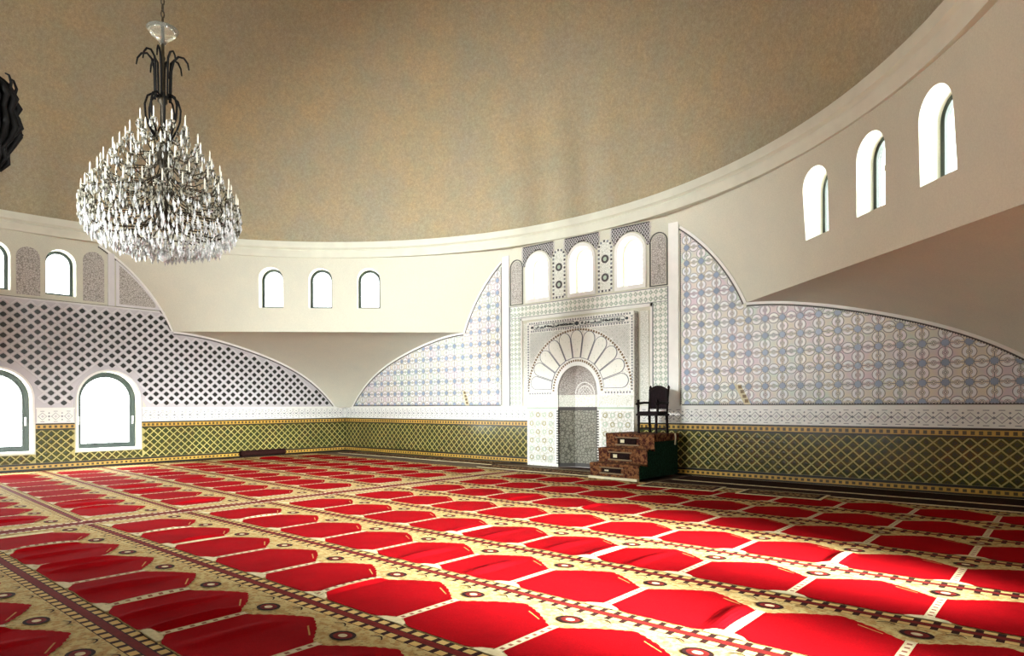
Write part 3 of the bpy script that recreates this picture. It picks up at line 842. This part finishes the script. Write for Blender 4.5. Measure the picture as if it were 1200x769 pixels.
for i, (cx, w) in enumerate(((-1.04, .56), (-.40, .54), (.40, .54), (1.04, .56))):
    b = MB(); r = .06; P = [(cx-w/2+r*math.cos(a), 3.668+r*math.sin(a)) for a in np.linspace(PI/2, 3*PI/2, 9)] + [(cx+w/2+r*math.cos(a), 3.668+r*math.sin(a)) for a in np.linspace(-PI/2, PI/2, 9)]
    b.slab(P, -D-.007, -D); pl = b.build('inscription_plaque', 'plaque', mih)
    squiggle(cx, w, 3+i).build('inscription', 'calligraphy', pl)
    b = MB(); Q = [(cx+(x-cx)*1.03, 3.668+(z-3.668)*1.18) for x, z in P]; P2 = P+[P[0]]; Q.append(Q[0]); b.strip(Q, P2, -D-.008, 0, -D); b.build('plaque_edge', 'calligraphy', pl)
for x, r in ((0, .055), (-1.44, .035), (1.44, .035)):
    b = MB(); b.slab([(x+r*math.cos(a), 3.668+r*math.sin(a)) for a in np.linspace(0, 2*PI, 14, endpoint=False)], -D-.010, -D); b.build('roundel', 'calligraphy', mih)
b = MB()
for sg in (1, -1):
    for i in range(40):
        for j in range(40):
            for dd in (1, -1):
                x0, z0 = i*.052, 2.3+j*.042; x1, z1 = x0+.026*dd, z0+.021
                for (xa, za, xb, zb) in ((x0, z0, x0+.052*dd/1, z0+.042),):
                    mx, mz = (xa+xb)/2, (za+zb)/2
                    if math.hypot(mx, mz-NS) > 1.62 and mx < 1.53 and mz < 3.53:
                        q = .006; b.poly([(sg*(xa-q), -D-.005, za), (sg*(xa+q), -D-.005, za), (sg*(xb+q), -D-.005, zb), (sg*(xb-q), -D-.005, zb)])
stuff(b.build('spandrel_lattice', 'pale_line', mih, fix=False))
b = MB(); b.box(1.6205, 1.632, -D+.03, -.02, 1.6, 3.78); b.box(-1.632, -1.6205, -D+.03, -.02, 1.6, 3.78); b.build('side_strip', 'carved', mih)

# ------------------------------------------------------------------ prayer carpets
PX, PY = .993, 1.31
ROW0 = .49
ridges = []
rr = random.Random(5)
def lift(x, y, ridg):
    z = 0.0
    for (c, w, h, y0, y1, lean) in ridg:
        d = (x-c-lean*(y-y0))/w
        if abs(d) < 1:
            k = max(0, min(1, (y-y0)/.25))*max(0, min(1, (y1-y)/.25)); z += h*k*(1+math.cos(PI*d))/2
    return z
def ridged(x0, x1, dense):
    out = []; x = x0+.4
    while x < x1-.4:
        if rr.random() < dense: out.append((x+rr.uniform(-.1, .1), rr.uniform(.10, .17), rr.uniform(.018, .042), rr.uniform(.03, .12), rr.uniform(.88, .95), rr.uniform(-.06, .06)))
        x += PX*.5
    return out
def carpet(label, x0, x1, off, loc, rotz, dense, group):
    """one woven runner: ground with borders, and its prayer panels as parts. off = x of a divider line"""
    rg = ridged(x0, x1, dense); ground = MB()
    n = int((x1-x0)/.033); xs = [x0+(x1-x0)*i/n for i in range(n+1)]
    bands = [(0.0, .032, 0), (.032, .040, 1), (.040, .10, 2), (.10, .107, 1), (.107, .40, 3), (.40, .70, 3), (.70, .95, 3), (.95, 1.203, 3), (1.203, 1.21, 1), (1.21, 1.27, 2), (1.27, 1.278, 1), (1.278, PY, 0)]
    for i in range(n):
        for y0, y1, m in bands:
            ground.poly([(xs[i], y0, lift(xs[i], y0, rg)), (xs[i+1], y0, lift(xs[i+1], y0, rg)), (xs[i+1], y1, lift(xs[i+1], y1, rg)), (xs[i], y1, lift(xs[i], y1, rg))], m)
    for xe, sg in ((x0, 1), (x1, -1)):                   # cross border at the ends
        for d0, d1, m, h in ((0, .10, 0, .003), (.10, .16, 4, .003)):
            ground.poly([(xe+sg*d0, 0, h), (xe+sg*d1, 0, h), (xe+sg*d1, PY, h), (xe+sg*d0, PY, h)], m)
    for (a, c) in (((x0, 0), (x1, 0)), ((x0, PY), (x1, PY)), ((x0, 0), (x0, PY)), ((x1, 0), (x1, PY))):
        ground.poly([(*a, 0), (*c, 0), (*c, -.011), (*a, -.011)], 0)
    root = ground.build('prayer_carpet', ['wool_maroon', 'wool_dark', 'wool_beads', 'wool_cream', 'wool_chain'], loc=loc, fix=False)
    root.rotation_euler.z = rotz; tag(root, label, 'carpet', group)
    k0 = math.ceil((x0-off)/PX-.5); k1 = math.floor((x1-off)/PX+.5)
    def put(b, name, mats): 
        b.v = [(x, y, h+lift(x, y, rg)) for x, y, h in b.v]; return b.build(name, mats, root, fix=False)
    for k in range(k0, k1+1):
        c = off+(k+.5)*PX                                # panel centre
        if c-.3 > x0+.16 and c+.3 < x1-.16:
            b = MB(); N = 30; W = .463; H = .007
            us = [max(x0+.165, min(x1-.165, c-W+2*W*i/N))-c for i in range(N+1)]
            def yb(u): a = abs(u); return .112+(max(0, a-.28)/.183)**1.4*.10
            def yt(u):
                a = abs(u)
                return 1.09-(a/.463)**1.35*.30-(.012 if int(a*28) % 2 else 0)
            for i in range(N):
                u0, u1 = us[i], us[i+1]
                if u1-u0 < 1e-4: continue
                prev = None
                for f0, f1 in ((0, .15), (.15, .4), (.4, .7), (.7, .9), (.9, 1)):
                    b.poly([(c+u0, yb(u0)+(yt(u0)-yb(u0))*f0, H), (c+u1, yb(u1)+(yt(u1)-yb(u1))*f0, H), (c+u1, yb(u1)+(yt(u1)-yb(u1))*f1, H), (c+u0, yb(u0)+(yt(u0)-yb(u0))*f1, H)])
            for u0 in ((.20,),):                         # short gold dash near the panel's shoulder
                b.poly([(c+.14, .95, H+.001), (c+.32, .85, H+.001), (c+.32, .862, H+.001), (c+.14, .965, H+.001)], 1)
            put(b, 'prayer_panel', ['wool_red', 'wool_gold'])
        d = off+k*PX                                     # divider between two panels
        if x0+.36 < d < x1-.36:
            b = MB(); ys = [.14, .3, .45, .6, .75, .82]
            for ya, yb_ in zip(ys[:-1], ys[1:]):
                b.poly([(d-.036, ya, .006), (d+.036, ya, .006), (d+.036, yb_, .006), (d-.036, yb_, .006)], 2); b.poly([(d-.016, ya, .0065), (d+.016, ya, .0065), (d+.016, yb_, .0065), (d-.016, yb_, .0065)], 0)
                for sg in (1, -1): b.poly([(d+sg*.036, ya, .006), (d+sg*.043, ya, .006), (d+sg*.043, yb_, .006), (d+sg*.036, yb_, .006)], 1)
            put(b, 'divider', ['wool_chain', 'wool_dark', 'wool_pale'])
            b = MB(); P = [(d+.15*math.cos(a), .105+.085*math.sin(a)) for a in np.linspace(0, PI, 13)]; b.poly([(x, y, .008) for x, y in P]); put(b, 'cartouche', 'wool_pale')
            b = MB(); n_ = 18
            e = lambda r, i: (d+.105*r*math.cos(2*PI*i/n_), 1.005+.085*r*math.sin(2*PI*i/n_), .007)
            for i in range(n_):
                b.poly([e(1, i), e(1, i+1), e(.72, i+1), e(.72, i)], 0); b.poly([e(.72, i), e(.72, i+1), e(.35, i+1), e(.35, i)], 1)
            b.poly([e(.35, i) for i in range(n_)], 2); put(b, 'medallion', ['wool_dark', 'wool_maroon', 'wool_pale'])
            for sg in (1, -1):                           # small dark scrolls in the spandrel
                b = MB(); P = [(d+sg*(.15+.12*i/6), 1.12+.04*math.sin(PI*i/6)) for i in range(7)]
                for i in range(6): b.poly([(P[i][0], P[i][1], .006), (P[i+1][0], P[i+1][1], .006), (P[i+1][0], P[i+1][1]+.014, .006), (P[i][0], P[i][1]+.014, .006)])
                put(b, 'scroll', 'wool_dark')
    return root
ordinal = ['first', 'second', 'third', 'fourth', 'fifth', 'sixth', 'seventh', 'eighth', 'ninth']
ROWS = list(range(5, -4, -1))                            # first row lies along the mihrab wall
for n_, k in enumerate(ROWS):
    y = ROW0+k*PY
    dense = .8 if k <= -2 else (.22 if k < 1 else (.06 if k < 4 else 0))
    carpet('red prayer carpet, %s row from the niche wall, on the steps side of the seam' % ordinal[n_], -.72, 10.08, 2.70, (0, y, .003), 0, dense, 'prayer carpets')
    carpet('red prayer carpet, %s row from the niche wall, ending below the low arched windows' % ordinal[n_], -9.2, 0, -.45, (-.78, y, .003), -.045, (.25 if k <= 1 else .06) if k < 5 else 0, 'prayer carpets')
def runner(label, x0, x1, y0, y1, z, rot=0.0, matn='rug_brown', edge='wool_pale'):
    b = MB(); n = 40
    for i in range(n):
        xa, xb = x0+(x1-x0)*i/n, x0+(x1-x0)*(i+1)/n
        w = lambda x: .006*math.sin(x*5.1)+.004*math.sin(x*11)
        for ya, yb, m in ((y0, y0+.05, 1), (y0+.05, y0+.16, 2), (y0+.16, y1-.16, 0), (y1-.16, y1-.05, 2), (y1-.05, y1, 1)):
            b.poly([(xa, ya+w(xa), z), (xb, ya+w(xb), z), (xb, yb+w(xb), z), (xa, yb+w(xa), z)], m)
    b.poly([(x0, y0, z), (x1, y0, z), (x1, y0, z-.012), (x0, y0, z-.012)], 1)
    o = b.build('runner_rug', [matn, edge, 'wool_dark'], fix=False); tag(o, label, 'rug'); return o
runner('dark runner rug along the niche wall between the steps and the right wall', 3.0, 10.0, 8.42, 9.10, .012, matn='wool_dark')
runner('dark pale-edged runner rug laid tight against the dado right of the steps', 3.0, 10.0, 9.14, 10.1, .012, matn='wool_dark')
runner('brown patterned runner rug in front of the prayer niche', -2.2, 1.35, 8.56, 9.4, .012)
runner('narrow brown runner rug along the wall left of the niche', -9.3, -2.3, 9.25, 10.05, .014)
b = MB(); b.box(-.02, .02, 0, 0.02, 0, .01)
def small_rug(label, cx, cy, w, d, rot, z):
    b = MB()
    for m, g, h in ((1, 0, 0), (2, .05, .001), (0, .12, .002)): b.box(-w/2+g, w/2-g, -d/2+g, d/2-g, -.008, h+.002, m)
    o = b.build('small_rug', ['rug_brown', 'wool_pale', 'wool_dark'], loc=(cx, cy, z)); o.rotation_euler.z = rot; return tag(o, label, 'rug')
small_rug('small brown rug lying askew to the right of the steps', 3.75, 8.0, 1.5, .75, .10, .028)
small_rug('small pale-edged brown rug beside the runner near the dado', 5.6, 8.1, 1.4, .7, .05, .028)

# rolled carpet lying along the left wall
b = MB(); P = []
for i in range(70):
    a = i*.32; r = .02+.0012*i; P.append((r*math.cos(a), r*math.sin(a)))
for i in range(69):
    b.poly([(P[i][0], 0, P[i][1]+.105), (P[i+1][0], 0, P[i+1][1]+.105), (P[i+1][0], 1.5, P[i+1][1]+.105), (P[i][0], 1.5, P[i][1]+.105)])
o = b.build('rolled_carpet', 'wool_dark', loc=(-9.98, 6.15, .012), fix=False); tag(o, 'dark rolled-up carpet on the floor against the left dado', 'carpet roll')

# ------------------------------------------------------------------ stepped platform with the chair
SX0, SX1, SY0 = 1.50, 2.70, 8.26
st = thing('platform_steps', 'three-step platform covered in brown patterned carpet beside the niche', 'steps', ((SX0+SX1)/2, SY0, .015), R_(-3))
hw = (SX1-SX0)/2
RUN = [(0, .32), (.32, .63), (.60, .94)]; BACK = 1.60
b = MB(); b.box(-hw-.03, hw+.0, -.06, .02, 0, .05); b.box(-hw-.03, -hw+.05, .02, BACK, 0, .05); b.build('base_board', 'stair_pale', st)
prof = [(.02, .04), (.02, .31), (.34, .31), (.34, .62), (.62, .62), (.62, .93), (BACK, .93), (BACK, .04)]
for sg in (-1, 1):
    b = MB(); n = len(prof); x0, x1 = sorted((sg*hw, sg*(hw-.05)))
    b.poly([(x1, y, z) for y, z in prof]); b.poly([(x0, y, z) for y, z in prof][::-1])
    for i in range(n):
        p, q = prof[i], prof[(i+1) % n]; b.poly([(x0, *p), (x0, *q), (x1, *q), (x1, *p)])
    b.build('side_panel', 'stair_green' if sg > 0 else 'stair_dark', st)
b = MB(); b.box(-hw+.05, hw-.05, BACK-.04, BACK, .04, .93); b.build('back_panel', 'stair_dark', st)
zs = [(0, .05, .32), (.32, .32, .63), (.60, .63, .94)]
ys = [0, .32, .60, BACK]
for k, (y, z0, z1) in enumerate(zs):
    # each carpeted step: riser and tread with a rounded nosing
    b = MB(); W = hw+.02; nose = [(y+.0, z0), (y-.012, z1-.06), (y-.03, z1-.02), (y-.012, z1+.008), (y+.03, z1+.014), (ys[k+1]+.01, z1+.012)]
    for i in range(len(nose)-1):
        p, q = nose[i], nose[i+1]; b.poly([(-W, *p), (W, *p), (W, *q), (-W, *q)])
        for sg in (-1, 1): b.poly([(sg*W, *p), (sg*W, *q), (sg*W, q[0], q[1]-.05 if i > 1 else q[1]), (sg*(W-.03), p[0]+.03, p[1])])
    s_ = b.build('stair_tread', 'stair_carpet', st, fix=False)
    b = MB(); b.box(-hw+.30, hw-.42, y-.03, y+.01, z0+.09, z1-.09, 0); b.box(-hw+.38, -hw+.48, y-.035, y, z0+.12, z1-.12, 1)
    b.build('riser_motif', ['stair_dark', 'stair_pale'], s_)
    b = MB(); b.box(-hw+.24, hw-.36, y-.026, y+.01, z0+.06, z0+.085); b.box(-hw+.24, hw-.36, y-.026, y+.01, z1-.085, z1-.065); b.build('riser_stripe', 'brown_inset', s_)
for sg in (1,):
    b = MB(); b.box(hw-.02, hw+.03, .56, BACK+.01, .80, .955); b.build('carpet_fringe', 'stair_carpet', st)
b = MB(); b.tube([(hw+.035, 1.42, .95), (hw+.045, 1.43, .88), (hw+.04, 1.42, .70)], .018, 6); b.build('strap', 'stair_pale', st)

ch = thing('armchair', 'dark carved wooden armchair standing on top of the carpeted steps', 'chair', (2.40, 9.40, .015+.955), R_(-4)); ch.scale = (.93, .93, .92)
def leg(x, y, h, lean=0):
    b = MB(); prof = [(.0, .028), (.03, .034), (.06, .028), (.16, .032), (.2, .038), (.24, .03), (.36, .034), (h, .036)]
    b.tube([(x, y+lean*(1-z/h), z) for z, _ in prof], [r for _, r in prof], 8); return b
for x in (-.24, .24):
    leg(x, -.23, .44).build('leg', 'black_wood', ch, smooth=True); leg(x, .23, .44, .03).build('leg', 'black_wood', ch, smooth=True)
b = MB(); b.box(-.29, .29, -.27, .26, .42, .47); b.build('seat_rail', 'black_wood', ch)
b = MB(); P = [(-.27, .47), (.27, .47), (.27, .50), (.22, .525), (-.22, .525), (-.27, .50)]; b.slab(P, -.26, .22, back=True); b.build('seat', 'black_leather', ch)
for x in (-.25, .25):
    b = MB(); b.tube([(x, .23, .46), (x, .25, .75), (x, .30, 1.07)], .024, 8); b.tube([(x, .30, 1.07), (x, .305, 1.10), (x, .307, 1.13), (x, .31, 1.16)], [.024, .034, .026, .006], 8); b.build('back_post', 'black_wood', ch, smooth=True)
b = MB(); P = [(-.235, .58), (.235, .58), (.235, 1.04)] + [(.235-.47*i/12, 1.04+.08*math.sin(PI*i/12)) for i in range(1, 12)] + [(-.235, 1.04)]
b.slab(P, .235, .285, back=True); bk = b.build('backrest', 'black_leather', ch); 
b = MB(); b.strip([(-.25, .56), (-.25, 1.05)]+[(-.25+.5*i/12, 1.06+.095*math.sin(PI*i/12)) for i in range(13)]+[(.25, .56)], [(-.20, .60), (-.20, 1.02)]+[(-.20+.4*i/12, 1.02+.08*math.sin(PI*i/12)) for i in range(13)]+[(.20, .60)], .225, 0, .28)
b.build('back_rail', 'black_wood', ch)
for x in (-.265, .265):
    b = MB(); b.tube([(x, .25, .73), (x, .05, .735), (x, -.2, .72), (x, -.27, .70)], [.028, .028, .032, .036], 8); b.build('armrest', 'black_wood', ch, smooth=True)
    leg(x, -.21, .28).build('arm_post', 'black_wood', ch, smooth=True, loc=(0, 0, .45))
for x in (-.24, .24):
    b = MB(); b.tube([(x, -.23, .12), (x, .25, .12)], .014, 6); b.build('stretcher', 'black_wood', ch)
b = MB(); b.tube([(-.24, -.02, .12), (.24, -.02, .12)], .014, 6); b.build('stretcher', 'black_wood', ch)

# ------------------------------------------------------------------ chandelier
CHX, CHY = -.075, -.035
cz = 0.0
cl = thing('chandelier', 'great tiered crystal chandelier with rings of white candles hanging from a chain', 'chandelier', (CHX, CHY, 3.62))
Z = lambda z: z-3.62
b = MB()
def chain(b, x, y, z0, z1, r=.03, wire=.008, step=.085):
    z = z0; k = 0
    while z < z1:
        P = []
        for i in range(9):
            a = 2*PI*i/8; u = r*.6*math.cos(a); w = (step*.62)*math.sin(a); P.append((x+(u if k % 2 else 0), y+(0 if k % 2 else u), z+w))
        b.tube(P, wire, 4, cap=False); z += step; k += 1
chain(b, 0, 0, Z(6.9), Z(16.2), .035, .009, .09); b.build('chain', 'bronze', cl, smooth=True)
b = MB(); b.lathe([(.0, 6.66), (.035, 6.66), (.06, 6.70), (.15, 6.78), (.21, 6.86), (.205, 6.87), (.14, 6.80), (.05, 6.74), (0, 6.73)], 20, (0, 0, -3.62)); b.build('crown_dish', 'clear_glass', cl, smooth=True)
b = MB(); b.lathe([(0, 6.92), (.022, 6.92), (.022, 6.5), (.035, 6.47), (.022, 6.42), (.022, 5.95), (.06, 5.9), (.06, 5.84), (.022, 5.8), (.022, 5.3), (.07, 5.2), (.09, 5.1), (.04, 4.9), (.03, 4.5), (.08, 4.3), (.10, 4.2), (.03, 4.1), (0, 4.05)], 14, (0, 0, -3.62)); b.build('stem', 'bronze', cl, smooth=True)
def scroll(a, prof, r):
    b = MB(); b.tube([(p*math.cos(a), p*math.sin(a), Z(z)) for p, z in prof], r, 6); return b
for k in range(8):
    a = 2*PI*k/8+.2; q = 1 if k % 2 else .86
    prof = [(.10, 5.88), (.105, 6.1), (.11, 6.3), (.14*q, 6.44), (.20*q, 6.51), (.27*q, 6.5), (.32*q, 6.43), (.335*q, 6.34)]
    scroll(a, prof, [.014, .014, .015, .016, .016, .015, .013, .010]).build('crown_scroll', 'iron', cl, smooth=True)
    prof = [(.05, 5.92), (.12, 5.95), (.19, 5.90), (.225, 5.78), (.215, 5.62), (.17, 5.48), (.11, 5.36)]
    scroll(a+.3, prof, .015).build('waist_scroll', 'iron', cl, smooth=True)
TIERS = [(.30, 5.50, 8), (.46, 5.27, 11), (.61, 5.05, 14), (.75, 4.84, 18), (.88, 4.64, 22), (.97, 4.44, 26)]
b = MB(); b.lathe([(0, 0), (.010, 0), (.010, .14), (.004, .165), (0, .18)], 6); candle_me = b.mesh('candle', ['candle_white'])
b = MB(); b.lathe([(0, -.02), (.02, -.015), (.042, .0), (.045, .008), (.012, .004), (0, .004)], 8); pan_me = b.mesh('drip_pan', ['crystal_smoke'])
drops = MB(); smoke = MB(); rd = random.Random(11)
def drop(b, x, y, z, r, h):
    k = len(b.v); a = rd.uniform(0, PI)
    b.v += [(x, y, z)] + [(x+r*math.cos(a+PI/2*i), y+r*math.sin(a+PI/2*i), z-h*.62) for i in range(4)] + [(x, y, z-h)]
    for i in range(4):
        j = (i+1) % 4; b.f += [(k, k+1+i, k+1+j), (k+5, k+1+j, k+1+i)]; b.m += [0, 0]
for ti, (r, z, n) in enumerate(TIERS):
    for k in range(n):
        a = 2*PI*(k+.5*(ti % 2))/n+rd.uniform(-.03, .03); ca, sa = math.cos(a), math.sin(a)
        scroll(a, [(.04, z-.10+.1), (r*.35, z-.16), (r*.65, z-.2), (r*.88, z-.15), (r, z-.02)], .008).build('arm', 'bronze', cl, smooth=True)
        link('drip_pan', pan_me, cl, (r*ca, r*sa, Z(z))); link('candle', candle_me, cl, (r*ca, r*sa, Z(z)))
        for q in range(7):
            e = 2*PI*q/7; drop(drops if rd.random() < .3 else smoke, r*ca+.045*math.cos(e), r*sa+.045*math.sin(e), Z(z)-rd.uniform(0, .03), .014, rd.uniform(.07, .12))
    for k in range(n*5):                                 # hanging swags between tiers
        a = rd.uniform(0, 2*PI); q = r*rd.uniform(.55, 1.0)
        drop(smoke if rd.random() < .85 else drops, q*math.cos(a), q*math.sin(a), Z(z)-rd.uniform(.0, .2), .015, rd.uniform(.06, .1))
for lvl, (r, z, n) in enumerate(((1.0, 4.40, 110), (1.005, 4.30, 120), (.98, 4.20, 120), (.93, 4.10, 120), (.85, 4.01, 110), (.74, 3.93, 90), (.60, 3.88, 76), (.46, 3.85, 60), (.32, 3.83, 42), (.18, 3.82, 24))):
    for k in range(n):
        a = 2*PI*k/n+rd.uniform(-.02, .02); drop(smoke if lvl < 3 and rd.random() < .55 else drops, (r+rd.uniform(-.03, .03))*math.cos(a), r*math.sin(a), Z(z)+rd.uniform(-.04, .04), .021, rd.uniform(.09, .18))
stuff(drops.build('crystal_drops', 'crystal', cl, fix=False)); stuff(smoke.build('crystal_strands', 'crystal_smoke', cl, fix=False))
for r, z in ((.985, 4.40), (.90, 4.12), (.60, 3.92), (.30, 3.87)):
    b = MB(); b.tube([(r*math.cos(2*PI*i/48), r*math.sin(2*PI*i/48), Z(z)) for i in range(49)], .007, 5, cap=False); b.build('ring_band', 'bronze', cl)
for k in range(12):
    a = 2*PI*k/12; scroll(a, [(.05, 4.2), (.3, 4.05), (.62, 4.0), (.86, 4.12), (.985, 4.40)], .010).build('basket_rib', 'bronze', cl)
b = MB(); b.lathe([(0, 3.82), (.02, 3.80), (.06, 3.76), (.075, 3.71), (.06, 3.655), (.02, 3.625), (0, 3.62)], 14, (0, 0, -3.62)); b.build('ball_finial', 'crystal', cl, smooth=True)

# dark lamp whose edge shows at the far left
lamp = thing('hanging_lamp', 'dark wrought-metal hanging lamp at the edge, nearer than the chandelier', 'lamp', (.82, -2.14, 4.12))
b = MB(); chain(b, 0, 0, 1.15, 11.5, .03, .009, .09); b.build('chain', 'iron', lamp)
b = MB(); b.lathe([(0, .98), (.03, 1.0), (.03, .95), (.13, .86), (.18, .80), (.18, .74), (.15, .70), (.14, .66), (.15, .6), (.16, .52), (.18, .46), (.18, .38), (.14, .30), (.09, .24), (.11, .18), (.09, .10), (.03, .04), (0, 0)], 10); b.build('body', 'iron', lamp)
rl = random.Random(3)
for k in range(18):
    a = 2*PI*k/18; ca, sa = math.cos(a), math.sin(a); dz = rl.uniform(-.05, .05)
    prof = [(.03, 1.04), (.10, .95), (.18, .87), (.235, .77), (.19, .66), (.215, .56), (.245, .47), (.20, .36), (.12, .26), (.14, .15), (.08, .03)]
    b = MB(); b.tube([((p+rl.uniform(-.02, .02))*ca, (p+rl.uniform(-.02, .02))*sa, z+dz*(.3 if i_ in (0, 10) else 1)) for i_, (p, z) in enumerate(prof)], [.012, .022, .032, .034, .026, .03, .034, .028, .022, .024, .012], 6); b.build('scroll_arm', 'iron', lamp, smooth=True)
    if k % 2 == 0:
        b = MB(); b.tube([(.19*ca, .19*sa, .84), (.215*ca, .215*sa, .94), (.19*ca, .19*sa, 1.02), (.15*ca, .15*sa, 1.04)], [.02, .016, .012, .008], 5); b.build('finial', 'iron', lamp, smooth=True)
